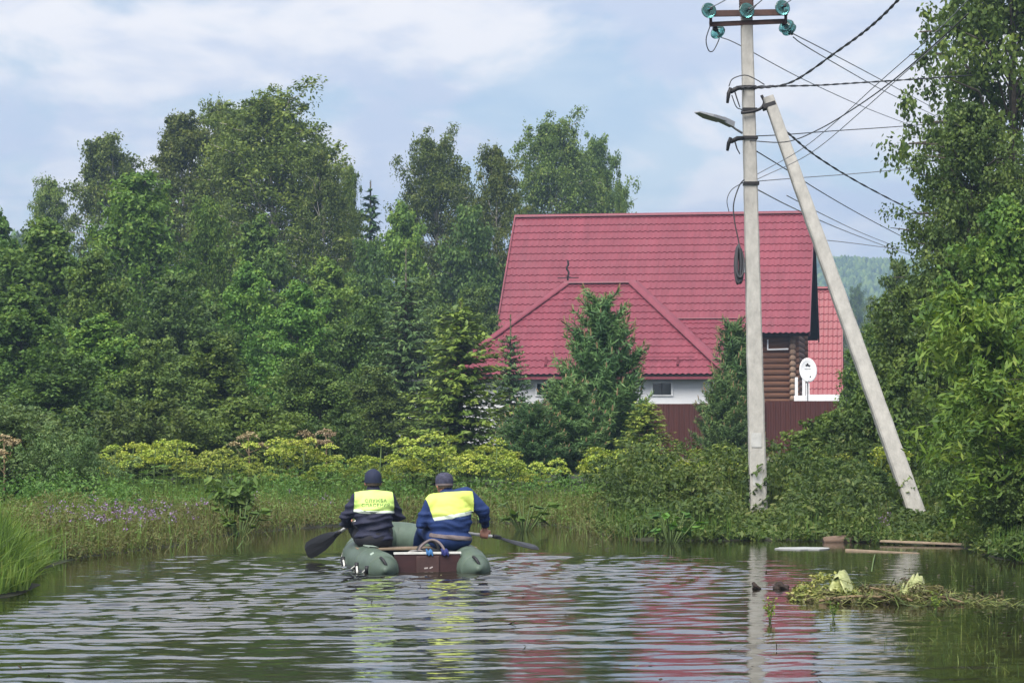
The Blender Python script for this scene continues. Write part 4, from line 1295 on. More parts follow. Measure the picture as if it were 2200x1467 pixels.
def annex():
    """white annex with the lower hipped roof; its local frame is turned like the house"""
    O = Vector((5.66, 87.05, 0.0))
    a = empty('white_annex', O + HX*(-1.48) + HY*(-10.65), -PHI, 'low white annex with a hipped dark red metal roof in front of the log house', 'building')
    hw, run, ze, zr, ins, back = 4.75, 4.0, 2.64, 5.86, 3.6, 7.05
    eL, eR = (-hw, 0, ze), (hw, 0, ze)
    rL, rR = (-hw+ins, run, zr), (hw-ins, run, zr)
    zb = zr-(zr-ze)*(back-run)/run
    kb = (back-run)/run
    bL, bR = (-hw+ins-ins*kb, back, zb), (hw-ins+ins*kb, back, zb)
    dz = Vector((0, 0, -.03))
    V3 = Vector
    rf = MB()
    for q in ([eL, eR, rR, rL], [bR, bL, rL, rR]):
        P = [V3(p)+dz for p in q]; n = (P[1]-P[0]).cross(P[3]-P[0]).normalized()
        rf.add(P+[p-n*.08 for p in P], [(0,1,2,3),(7,6,5,4),(0,4,5,1),(1,5,6,2),(2,6,7,3),(3,7,4,0)])
    for q in ([eR, (hw, back, ze), bR, rR], [(-hw, back, ze), eL, rL, bL]):
        P = [V3(p)+dz for p in q]
        rf.add(P, [(0, 1, 2, 3)])
    roof = rf.build('roof', M['dark_boards'], a)
    tile_face(roof, eL, eR, rL, rR, M['roof_red'])
    # the hips' sides: trim the slope quads
    tile_face(roof, eR, (hw, back, ze), rR, bR, M['roof_red'])
    tile_face(roof, (-hw, back, ze), eL, bL, rL, M['roof_red'])
    tile_face(roof, (bR[0], back, zb), (bL[0], back, zb), rR, rL, M['roof_red'])
    cap_strip(V3(rL)+V3((-.12, 0, .02)), V3(rR)+V3((.12, 0, .02)), .34, .10, M['roof_red'], roof, 'ridge_cap')
    cap_strip(V3(eR)+V3((.05, -.05, .03)), V3(rR)+V3((0, 0, .03)), .46, .10, M['roof_red'], roof, 'hip_cap')
    cap_strip(V3(eL)+V3((-.05, -.05, .03)), V3(rL)+V3((0, 0, .03)), .30, .09, M['roof_red'], roof, 'hip_cap')
    for x in (-1.35, 3.05):
        mb = MB(); mb.box((x-.04, .40, ze+.34), (x+.04, .46, ze+.62)); mb.box((x-.04, .25, ze+.34), (x+.04, .42, ze+.37))
        mb.build('snow_guard', M['roof_red'], roof)
    MB().bar((1.5, .43, ze+.60), (3.6, .43, ze+.60), .03).build('snow_rail', M['roof_red'], roof)
    MB().box((-hw+.02, .02, ze-.14), (hw-.02, .05, ze-.02)).build('fascia', M['roof_red'], roof)
    wl = MB().box((-hw+.45, .5, 0), (hw-.55, back-.05, ze+.15)).build('wall', M['white_wall'], a)
    for x in (-1.35, 2.52):
        f = MB(); f.box((x-.37, .44, 1.95), (x+.37, .495, 2.42)); fr = f.build('window', M['white_paint'], a)
        MB().box((x-.30, .425, 2.0), (x+.30, .438, 2.37)).build('pane', M['glass'], fr)
        MB().box((x-.015, .41, 2.0), (x+.015, .423, 2.37)).build('mullion', M['dark_metal'], fr)
    return a, Vector(rL)
ANNEX, ARL = annex()

def roof_antenna():
    p = ANNEX.matrix_basis @ (ARL + Vector((0.0, .05, .09)))
    r = empty('roof_antenna', p, -PHI, 'small dark bent antenna with a crossbar on the left end of the lower red roof', 'antenna')
    pts = [(0, 0, -.06), (0.0, 0, .15), (.03, 0, .32), (-.04, 0, .46), (.02, 0, .60), (-.01, 0, .74)]
    MB().tube(spline(pts, 5), .035, n=7).build('mast', M['dark_metal'], r)
    m = MB(); m.tube([(-.36, 0, .12), (.38, 0, .13)], .018, n=6); m.tube([(-.05, -.2, .17), (.06, .2, .17)], .015, n=6)
    m.build('crossbar', M['dark_metal'], r)
roof_antenna()

def red_house():
    """neighbouring house: steep bright red roof coming low, white porch below"""
    c = PX(1775, 870, 100)
    O = Vector((c.x, 100.0, 0))
    h = empty('red_roofed_house', O, -PHI, 'neighbouring house with a bright red steep roof, right of the log house', 'house')
    # the slope faces the camera; right verge at px ~1803
    x0, x1 = -4.2, .66
    deck = slab((x0, 0, 2.0), (x1, 0, 2.0), (x1-.06, 2.2, 6.72), (x0, 2.2, 6.72), .1, M['dark_boards'], 'roof', h)
    tile_face(deck, (x0, 0, 2.02), (x1, 0, 2.02), (x0, 2.2, 6.74), (x1-.06, 2.2, 6.74), M['roof_bright'], row=.36)
    slab((x0, 4.4, 2.0), (x0, 2.2, 6.70), (x1-.06, 2.2, 6.70), (x1, 4.4, 2.0), -.1, M['roof_bright'], 'back_slope', deck)
    cap_strip((x0, 2.2, 6.76), (x1, 2.2, 6.76), .3, .09, M['roof_bright'], deck)
    MB().bar((x1+.03, 0, 2.0), (x1-.03, 2.2, 6.72), .05, .2).build('verge_trim', M['roof_bright'], deck)
    MB().add([(x1-.25, .35, 0), (x1-.25, 4.05, 0), (x1-.25, 4.05, 2.1), (x1-.25, 2.2, 6.4), (x1-.25, .35, 2.1),
              (x0+.2, .35, 0), (x0+.2, 4.05, 0), (x0+.2, 4.05, 2.1), (x0+.2, 2.2, 6.4), (x0+.2, .35, 2.1)],
             [(0,1,2,3,4),(9,8,7,6,5),(0,4,9,5),(1,6,7,2),(0,5,6,1),(4,3,8,9),(3,2,7,8)]).build('wall', M['white_wall'], h)
    lw = MB().box((-1.25, -.9, 0), (.9, -.3, 2.10)).build('low_wall', M['white_wall'], h)
    MB().box((.62, -.93, 1.82), (.74, -.905, 1.96)).build('vent', M['glass'], lw)
red_house()

def porch_railing():
    """white railing of a little porch at the corner of the log house"""
    a = PX(1706, 862, 79.5); b = PX(1772, 862, 79.5)
    w = b.x-a.x
    r = empty('porch_railing', (a.x, 79.5, 0), -.06, 'white porch railing at the right corner of the log wall, below the satellite dish', 'railing')
    z0 = a.z
    MB().box((0, -.04, z0), (w, .06, z0+.20)).build('rail_board', M['white_wall'], r)
    for x in (.03, .28):
        MB().box((x, -.055, 0), (x+.10, .045, z0+.82)).build('porch_post', M['white_paint'], r)
    for x in (.40, .49):
        MB().box((x, -.02, z0+.20), (x+.035, .02, z0+.62)).build('baluster', M['white_paint'], r)
    MB().box((.60, -.03, 0), (.70, .03, z0)).build('porch_post', M['white_paint'], r)
porch_railing()

def dish():
    p = PX(1736, 795, 74)
    base = PX(1736, 858, 74)
    r = empty('satellite_dish', (p.x, 74, base.z), 0, 'white oval satellite dish on a thin white mast beside the log wall', 'satellite dish')
    dz = p.z-base.z
    MB().tube([(0, .12, -.6), (0, .12, dz-.1), (0, .05, dz)], .022, n=8).build('mast', M['white_paint'], r)
    a, b = .292, .392
    ring = 26
    vs, fs = [], []
    for side, off in ((0, 0), (1, .012)):
        for j in range(6):
            t = j/5
            for k in range(ring):
                an = 2*math.pi*k/ring
                vs.append((a*t*math.cos(an), .07-.07*t*t*-1*-1 + off + .0, b*t*math.sin(an)))
    n1 = 6*ring
    for s in (0, 1):
        for j in range(5):
            for k in range(ring):
                q = (s*n1+j*ring+k, s*n1+j*ring+(k+1) % ring, s*n1+(j+1)*ring+(k+1) % ring, s*n1+(j+1)*ring+k)
                fs.append(q if s == 0 else q[::-1])
    for k in range(ring):
        fs.append((5*ring+k, 5*ring+(k+1) % ring, n1+5*ring+(k+1) % ring, n1+5*ring+k))
    mb = MB().add(vs, fs, True)
    o = mb.build('reflector', M['white_paint'], r)
    o.location = (0, -.05, dz); o.rotation_euler = (math.radians(-8), 0, math.radians(12))
    g = MB()                                                  # dark printed mark
    for x0, z0, x1, z1, hh in ((-.06, .15, .02, .19, .05), (.0, .17, .09, .14, .05), (-.02, .22, .03, .20, .03)):
        g.bar((x0, -.004, z0), (x1, -.004, z1), .004, hh, up=(0, 0, 1))
    g.box((-.10, -.006, .045), (.10, -.002, .055))
    gm = g.build('mark', M['dark_metal'], o); gm.location = (0, .052, 0)
    l = MB(); l.tube([(0, -.02, -.36), (.02, -.42, -.22)], .010, n=5); l.tube([(.02, -.40, -.22), (.02, -.48, -.17)], .03, n=8)
    ll = l.build('feed_arm', M['white_paint'], r); ll.location = (0, 0, dz)
dish()

def fence():
    def panel_run(px0, px1, ztop, d, name, label):
        a = PX(px0, 870, d); b = PX(px1, 870, d)
        r = empty(name, (a.x, d, 0), 0, label, 'fence')
        n = max(1, int(round((b.x-a.x)/1.15))); w = (b.x-a.x)/n
        # one ribbed sheet: trapezoid ribs
        prof = []
        ribs = 8
        for i in range(ribs):
            x = w*i/ribs; q = w/ribs
            prof += [(x, 0), (x+q*.50, 0), (x+q*.60, -.020), (x+q*.90, -.020)]
        prof.append((w, 0))
        zb = .28
        vs, fs = [], []
        for x, y in prof: vs += [(x, y, zb), (x, y, ztop)]
        for i in range(len(prof)-1): fs.append((2*i, 2*i+2, 2*i+3, 2*i+1))
        me = MB().add(vs, fs).mesh('fence_sheet'); me.materials.append(M['fence_brown'])
        pm = MB().box((-.03, .03, 0), (.03, .09, ztop-.03)).mesh('post'); pm.materials.append(M['fence_brown'])
        for k in range(n):
            o = link('fence_sheet', me, None, r); o.location = (k*w, .006*(k % 2), random.uniform(-.008, .008))
            p = link('post', pm, None, r); p.location = (k*w, 0, 0)
        for z in (.6, ztop-.25):
            MB().box((0, .02, z), (b.x-a.x, .045, z+.05)).build('rail', M['fence_brown'], r)
        MB().box((0, -.03, -.1), (b.x-a.x, .12, .26)).build('footing', M['concrete_base'], r)
        return r
    panel_run(1120, 1645, 1.69, 62.0, 'metal_fence', 'dark reddish brown ribbed metal fence in front of the white annex')
    panel_run(1645.5, 1900, 1.755, 62.05, 'metal_fence', 'higher stretch of the brown ribbed metal fence, right of the concrete pole')
fence()

def white_shed():
    c = PX(830, 850, 70)
    r = empty('white_shed', (c.x, 70, 0), -.1, 'white shed showing through the spruces left of the annex', 'shed')
    MB().box((-.7, 0, 0), (.75, 1.6, 2.15)).build('wall', M['white_wall'], r)
    slab((-.85, -.2, 2.14), (.9, -.2, 2.14), (.9, 1.8, 2.45), (-.85, 1.8, 2.45), .06, M['dark_metal'], 'roof', r)
    MB().box((-.2, -.03, .2), (.45, -.004, 1.9)).build('door', M['white_paint'], r)
white_shed()
# ------------------------------------------------------------------ poles, wires
M['concrete'] = basic('pole_concrete', (0.43, 0.415, 0.38), 0.92, 0.20, 9, bump=.3, bscale=40, stretch=(1, 1, .55))
M['rust'] = basic('rusty_steel', (0.075, 0.040, 0.032), 0.8, 0.4, 9)
M['whitewash'] = basic('flaking_whitewash', (0.50, 0.50, 0.48), 0.9, 0.15, 14)
M['cable'] = basic('cable_sheath', (0.045, 0.045, 0.05), 0.6, 0.2, 20)
M['alu'] = basic('aluminium_wire', (0.27, 0.28, 0.31), 0.5, 0.15, 20, metal=.3)
M['lamp_grey'] = basic('lamp_housing', (0.34, 0.35, 0.37), 0.5, 0.12, 9)
def glass_mat():
    m, N, L, B = new_mat('insulator_glass')
    B.inputs['Base Color'].default_value = (0.16, 0.46, 0.44, 1)
    B.inputs['Roughness'].default_value = 0.08
    B.inputs['IOR'].default_value = 1.45
    B.inputs['Transmission Weight'].default_value = 0.85
    return m
M['insul'] = glass_mat()
PD = 33.3
def frust(mb, a, b, wa, wb, ta=None, tb=None):
    """concrete post, broader at the back, with chamfered front edges"""
    a, b = Vector(a), Vector(b); d = (b-a).normalized()
    s = d.cross(Vector((0, 1, 0))); s = -s.normalized() if s.x < 0 else s.normalized()
    u = Vector((0, 1, 0))
    vs = []
    n = 24
    for i in range(n+1):
        t = i/n; p = a.lerp(b, t); w = wa+(wb-wa)*t; c = w*.10
        for x, y in ((-.5*w+c, -.5*w), (.5*w-c, -.5*w), (.5*w, -.5*w+c), (.5*w, .5*w), (-.5*w, .5*w), (-.5*w, -.5*w+c)):
            j = .003*math.sin(i*2.7+x*40)
            vs.append(p+s*(x+j)+u*y)
    fs = []
    for i in range(n):
        for k in range(6): fs.append((i*6+k, i*6+(k+1) % 6, (i+1)*6+(k+1) % 6, (i+1)*6+k))
    fs += [tuple(range(6))[::-1], tuple(range(n*6, n*6+6))]
    mb.add(vs, fs)

def insulator(parent, p, axis, s=1.0):
    """toughened-glass disc with cap and pin; axis points from the cap to the pin"""
    q = Vector(axis).normalized().to_track_quat('Z', 'Y').to_matrix().to_4x4()
    Mx = Matrix.Translation(Vector(p)) @ q @ Matrix.Scale(s, 4)
    g = MB().lathe([(.030, -.045), (.055, -.035), (.090, -.015), (.112, .012), (.114, .022), (.100, .020), (.085, .034), (.068, .022), (.052, .034), (.030, .020)], Mx, 20).build('insulator', M['insul'], parent)
    MB().lathe([(.015, -.11), (.036, -.10), (.040, -.05), (.034, -.035)], Mx, 10).build('cap', M['dark_metal'], g)
    MB().lathe([(.014, .02), (.014, .09), (.022, .10), (.022, .13)], Mx, 8).build('pin', M['dark_metal'], g)

def pole():
    bot = PX(1631, 1128, PD); bot.z = -.3
    top = PX(1602.5, -25, PD)
    r = empty('utility_pole', (bot.x, PD, 0), 0, 'tall upright pale concrete power pole with a crossarm and green glass insulators', 'utility pole')
    o = Vector((bot.x, PD, 0))
    m = MB(); frust(m, bot-o, top-o, .245, .155); m.build('shaft', M['concrete'], r)
    c = lambda px, py, d=PD: PX(px, py, d)-o
    # rusty top sleeve
    m = MB(); frust(m, c(1604, 33), c(1602.5, -30), .195, .185); m.build('top_sleeve', M['rust'], r)
    m = MB(); m.bar(c(1522, 30, PD-.14), c(1692, 27, PD-.14), .06, .085); m.build('crossarm', M['rust'], r)
    m = MB(); m.bar(c(1524, 53, PD-.06), c(1690, 46, PD-.06), .05, .065); m.build('crossarm', M['rust'], r)
    for px in (1527, 1688): MB().bar(c(px, 28, PD-.12), c(px, 52, PD-.08), .04, .04, up=(0, 1, 0)).build('crossarm_tie', M['rust'], r)
    insulator(r, c(1522, 24, PD-.30), (.28, -1, .12))
    insulator(r, c(1603.5, 24, PD-.34), (.28, -1, .12))
    insulator(r, c(1680, 18, PD-.30), (.28, -1, .12))
    insulator(r, c(1541, 68, PD+.06), (.45, .75, -.42))
    insulator(r, c(1688, 55, PD+.05), (.50, .70, -.50), 1.05)
    insulator(r, c(1694, 62, PD+.16), (.50, .70, -.50), 1.0)
    # whitewash patches and stains low on the shaft
    for (px0, py0, px1, py1, dx) in ((1613, 928, 1637, 962, 0), (1617, 1016, 1638, 1044, 1)):
        a = c(px0, py1, PD-.128); b = c(px1, py0, PD-.128)
        n = 14; vs = []; cx, cz = (a.x+b.x)/2, (a.z+b.z)/2
        rr = random.Random(px0+py0)
        for k in range(n):
            t = 2*math.pi*k/n; q = rr.uniform(.72, 1.0)
            vs.append((cx+(b.x-a.x)/2*max(-.92, min(.92, 1.7*math.cos(t)*q)), a.y+.004, cz+(b.z-a.z)/2*max(-.9, min(.9, 1.5*math.sin(t)*q))))
        vs2 = [(v[0], v[1]+.006, v[2]) for v in vs]
        MB().add(vs+vs2, [tuple(range(n)), tuple(range(n, 2*n))[::-1]]+[(k, n+k, n+(k+1) % n, (k+1) % n) for k in range(n)]).build('whitewash_patch', M['whitewash'], r)
    # clamps
    for py, w, nm in ((189, .20, 'bracket'), (237, .205, 'bracket'), (297, .21, 'bracket'), (395, .215, 'bracket')):
        p = c(1604+(py/1128)*27, py)
        MB().box((p.x-w/2, p.y-w/2-.012, p.z-.022), (p.x+w/2, p.y+w/2+.012, p.z+.022)).build('band', M['dark_metal'], r)
    # hook bracket on the left, two heights
    for py, k in ((188, 1.0), (297, .8)):
        m = MB()
        p = c(1597, py, PD-.12); q = c(1570, py+10*k, PD-.2)
        m.tube([p, p.lerp(q, .5)+Vector((0, 0, .02)), q], [.03, .035, .03], n=7)
        m.tube([q+Vector((0, 0, .06)), q+Vector((-.03, 0, -.02)), q+Vector((-.05, -.02, -.16*k))], [.025, .03, .02], n=7)
        m.tube([q+Vector((.06, 0, .0)), q+Vector((.09, 0, -.1)), q+Vector((.13, 0, -.22*k))], [.012, .010, .008], n=6)
        m.build('hook', M['dark_metal'], r)
    # brace collar
    m = MB(); p = c(1617, 238, PD-.02)
    m.tube(spline([c(1592, 243, PD-.15), c(1616, 240, PD-.15), c(1635, 233, PD-.12), c(1642, 220, PD-.1), c(1636, 205, PD-.1)], 4), .022, n=7)
    m.build('brace_collar', M['dark_metal'], r)
    # jumpers: bare wire loops
    for pts in ([c(1526, 55, PD-.1), c(1517, 85, PD-.08), c(1522, 108, PD-.04), (c(1532, 110, PD)), c(1543, 90, PD+.08), c(1547, 76, PD+.12)],
                [c(1566, 186, PD-.2), c(1574, 170, PD-.22), c(1600, 162, PD-.2), c(1622, 170, PD-.15), c(1642, 182, PD)],
                [c(1590, 36, PD-.3), c(1612, 26, PD-.38), c(1626, 10, PD-.45)],
                [c(1572, 205, PD-.15), c(1582, 230, PD-.16), c(1594, 236, PD-.15)]):
        MB().tube(spline(pts, 5), .008, n=5).build('jumper', M['cable'], r)
    # climbing stems round the foot
    rr = random.Random(3)
    return r, o
POLE, PO = pole()

def brace():
    top = PX(1650, 208, 33.15); bot = PX(1972, 1112, 32.4)
    d = (bot-top).normalized()
    bot = bot + d*.25
    r = empty('brace_pole', (bot.x, bot.y, 0), 0, 'pale concrete brace leaning from the lower right against the upright power pole', 'brace pole')
    o = Vector((bot.x, bot.y, 0))
    m = MB(); frust(m, bot-o, top-o, .245, .150); m.build('shaft', M['concrete'], r)
    p = PX(1652, 228, 33.15)-o
    ax = (top-bot).normalized()
    m = MB(); m.bar(p-ax*.03, p+ax*.03, .185, .185, up=(0, 1, 0)); m.build('band', M['dark_metal'], r)
brace()

def street_lamp():
    at = PX(1592, 283, PD-.1)
    r = empty('street_lamp', at, 0, 'slim grey street lamp head slanting up to the left of the power pole', 'street lamp')
    q = lambda px, py, d: PX(px, py, d)-at
    MB().tube([q(1594, 286, PD-.1), q(1580, 277, PD-.25), q(1566, 266, PD-.4)], .017, n=7).build('arm', M['lamp_grey'], r)
    m = MB(); m.bar(q(1573, 268, PD-.35), q(1550, 257, PD-.5), .10, .075); m.build('housing', M['lamp_grey'], r)
    m = MB(); m.bar(q(1551, 258.5, PD-.49), q(1522, 250, PD-.7), .20, .045, w2=.22, h2=.04); m.bar(q(1522, 250, PD-.7), q(1497, 241, PD-.85), .22, .04, w2=.10, h2=.016)
    m.build('lamp_head', M['lamp_grey'], r)
street_lamp()

def coil():
    p = PX(1587, 568, PD-.06)
    r = empty('cable_coil', p, 0, 'black coil of spare cable hanging on the left side of the power pole', 'cable coil')
    rr = random.Random(8)
    m = MB()
    for k in range(13):
        a, b = rr.uniform(.035, .10), .23+rr.uniform(-.035, .03)
        off = Vector((rr.uniform(-.02, .02), rr.uniform(-.06, .06), rr.uniform(-.03, .03)))
        m.tube([off+Vector((a*.62*math.cos(t), a*.5*math.sin(t), b*math.sin(t))) for t in np.linspace(0, 2*math.pi, 25)], .016, n=6, cap=False)
    m.build('loop', M['cable'], r)
    q = lambda px, py, d=PD-.05: PX(px, py, d)-p
    MB().tube(spline([q(1600, 385), q(1588, 400), q(1576, 440), q(1579, 480), q(1588, 525), q(1588, 550)], 6), .010, n=6).build('lead', M['cable'], r)
    MB().tube(spline([q(1597, 392), q(1572, 408), q(1562, 430), q(1566, 455)], 6), .006, n=5).build('loose_end', M['cable'], r)
    MB().box((.055, -.05, -.12), (.085, .03, .02)).build('tie', M['white_paint'], r)
coil()

def wires():
    def wire(pts, rad, mat, label, twist=False):
        P = [PX(px, py, d) for px, py, d in pts]
        o = P[0].copy()
        S = [p-o for p in spline(P, 14)]
        mb = MB()
        if twist:
            run = 0; H = [[], []]
            for i, p in enumerate(S):
                if i: run += (S[i]-S[i-1]).length
                t = (S[min(i+1, len(S)-1)]-S[max(i-1, 0)]).normalized()
                s = t.cross(Vector((0, 0, 1))).normalized(); u = s.cross(t)
                for k in (0, 1):
                    a = i*1.05+math.pi*k
                    H[k].append(p+(s*math.cos(a)+u*math.sin(a))*rad*.66)
            for k in (0, 1): mb.tube(H[k], rad*.78, n=5)
        else:
            mb.tube(S, rad*.78, n=5)
        ob = mb.build('overhead_wire', mat)
        ob.location = o
        tag(ob, label, 'wire', 'overhead wires')
    C, A = M['cable'], M['alu']
    D = PD
    wire([(1572, 192, D-.2), (1625, 190, D-.1), (1700, 177, 31.5), (1800, 110, 28), (1870, 58, 25.5), (1930, 0, 23.5), (1975, -60, 21.5)], .0125, C, 'thick twisted dark cable sweeping up from the pole to the top of the maple', True)
    wire([(1575, 190, D-.15), (1640, 186, D), (1750, 184, 36), (1850, 178, 39), (1960, 171, 42), (2090, 162, 45)], .012, C, 'twisted cable running level right from the upper clamp into the maple', True)
    wire([(1612, 293, D-.1), (1680, 290, D+1), (1800, 281, 37), (1920, 273, 41), (2060, 262, 45)], .010, C, 'dark cable running nearly level from the lower clamp into the maple')
    wire([(1612, 303, D-.1), (1690, 305, 32), (1760, 278, 30), (1840, 230, 28), (1920, 172, 26), (2020, 85, 23.5), (2080, 30, 22)], .010, C, 'sagging dark cable rising from the lower clamp to the right', False)
    wire([(1668, 262, D+.4), (1700, 292, 35.5), (1760, 340, 40), (1850, 395, 47), (1960, 452, 56), (2060, 498, 64)], .014, C, 'thick twisted cable going down to the right behind the brace', True)
    wire([(1625, 325, D+.1), (1690, 365, 37), (1760, 410, 42), (1850, 462, 49), (1960, 520, 58)], .012, C, 'thin dark cable below the thick one, going down to the right')
    wire([(1622, 390, D-.05), (1720, 382, D+2), (1840, 373, 39), (1985, 360, 45)], .009, A, 'grey wire running level right from the lowest band on the pole')
    wire([(1547, 80, D+.14), (1590, 98, 35), (1720, 168, 41), (1860, 232, 49), (1975, 276, 57), (2080, 316, 66)], .011, A, 'bare wire from the left glass insulator passing behind the pole')
    wire([(1702, 72, D+.2), (1780, 112, 38), (1880, 165, 46), (2012, 236, 58), (2100, 285, 66)], .012, A, 'upper of two bare wires from the right glass insulator')
    wire([(1704, 80, D+.25), (1727, 97, 35), (1800, 140, 40), (1900, 196, 49), (2015, 252, 59), (2100, 295, 67)], .012, A, 'lower of two bare wires from the right glass insulator')
    wire([(1628, 374, D+.05), (1720, 322, 31), (1800, 258, 29), (1880, 185, 27), (2010, 70, 23.5), (2080, 0, 22)], .007, A, 'upper thin wire crossing behind the sagging cable')
    wire([(1628, 385, D+.05), (1740, 330, 31), (1850, 240, 28.5), (1940, 160, 26), (2030, 80, 24)], .007, A, 'lower thin wire crossing behind the sagging cable')
    wire([(1628, 408, D+.1), (1700, 445, 39), (1800, 490, 49), (1910, 532, 60), (1990, 560, 69)], .013, A, 'faint grey wire low over the right end of the red roof')
    wire([(1690, 420, 42), (1770, 462, 50), (1850, 500, 60), (1930, 532, 70)], .013, A, 'second faint grey wire low over the far hill')
    wire([(1750, 514, 62), (1820, 521, 66), (1920, 534, 74), (2000, 545, 80)], .016, A, 'short far wire just above the far hill')
    wire([(1526, 17, D-.5), (1545, 8, 31.5), (1570, -8, 28), (1600, -40, 25)], .010, A, 'bare wire going up from the left crossarm insulator')
    wire([(1610, 20, D-.5), (1632, 5, 30), (1660, -25, 27)], .010, A, 'bare wire going up from the middle crossarm insulator')
    wire([(1684, 10, D-.5), (1700, 0, 31), (1735, -30, 28)], .010, A, 'bare wire going up from the right crossarm insulator')
wires()
# ------------------------------------------------------------------ boat and crew
M['pvc'] = basic('green_pvc', (0.080, 0.113, 0.086), 0.5, 0.22, 5, bump=.08, bscale=20, spec=.35)
M['pvc_light'] = basic('light_green_pvc', (0.30, 0.37, 0.31), 0.5, 0.1, 6)
M['black_rubber'] = basic('black_rubber', (0.014, 0.014, 0.016), 0.55, 0.3, 9)
M['transom_wood'] = basic('maroon_plywood', (0.040, 0.015, 0.015), 0.55, 0.3, 4, stretch=(1, 1, 5))
M['transom_plate'] = basic('brown_motor_plate', (0.062, 0.032, 0.029), 0.6, 0.3, 8)
M['scratch'] = basic('pale_scratch', (0.45, 0.40, 0.38), 0.8, 0.2, 10)
M['rope'] = basic('white_rope', (0.62, 0.62, 0.58), 0.8, 0.12, 30)
M['bench'] = basic('bench_board', (0.20, 0.15, 0.10), 0.7, 0.25, 5)
M['skin'] = basic('skin', (0.46, 0.22, 0.15), 0.55, 0.12, 9)
M['hair'] = basic('short_hair', (0.06, 0.045, 0.035), 0.9, 0.3, 60)
M['navy'] = basic('navy_jacket', (0.014, 0.016, 0.038), 0.75, 0.25, 14, bump=.2, bscale=60)
M['black_cloth'] = basic('black_trousers', (0.010, 0.010, 0.014), 0.8, 0.25, 14, bump=.2, bscale=60)
M['blue'] = basic('blue_jacket', (0.011, 0.032, 0.125), 0.75, 0.22, 12, bump=.2, bscale=60)
M['yoke_green'] = basic('yellow_green_yoke', (0.58, 0.80, 0.21), 0.7, 0.05, 14)
M['yoke_yellow'] = basic('yellow_yoke', (0.66, 0.78, 0.16), 0.7, 0.05, 14)
M['reflective'] = basic('silver_strip', (0.66, 0.74, 0.62), 0.45, 0.08, 14)
M['print'] = basic('grey_green_print', (0.09, 0.17, 0.06), 0.8, 0.1, 14)
M['cap_navy'] = basic('navy_cap', (0.012, 0.018, 0.045), 0.8, 0.2, 25)
M['cap_grey'] = basic('grey_blue_cap', (0.035, 0.038, 0.075), 0.8, 0.5, 34, col2=(0.065, 0.066, 0.11))
M['belt'] = basic('grey_belt', (0.15, 0.12, 0.12), 0.7, 0.2, 14)
M['shaft'] = basic('white_paddle_shaft', (0.68, 0.68, 0.66), 0.35, 0.06, 10)
M['blade'] = basic('black_paddle_blade', (0.013, 0.013, 0.015), 0.4, 0.2, 10)
M['bag_grey'] = basic('grey_bag', (0.22, 0.21, 0.20), 0.75, 0.25, 9, bump=.2)
M['sky_blue'] = basic('light_blue_cloth', (0.03, 0.13, 0.32), 0.7, 0.15, 14)
M['deep_blue'] = basic('deep_blue_cloth', (0.015, 0.02, 0.12), 0.7, 0.2, 14)

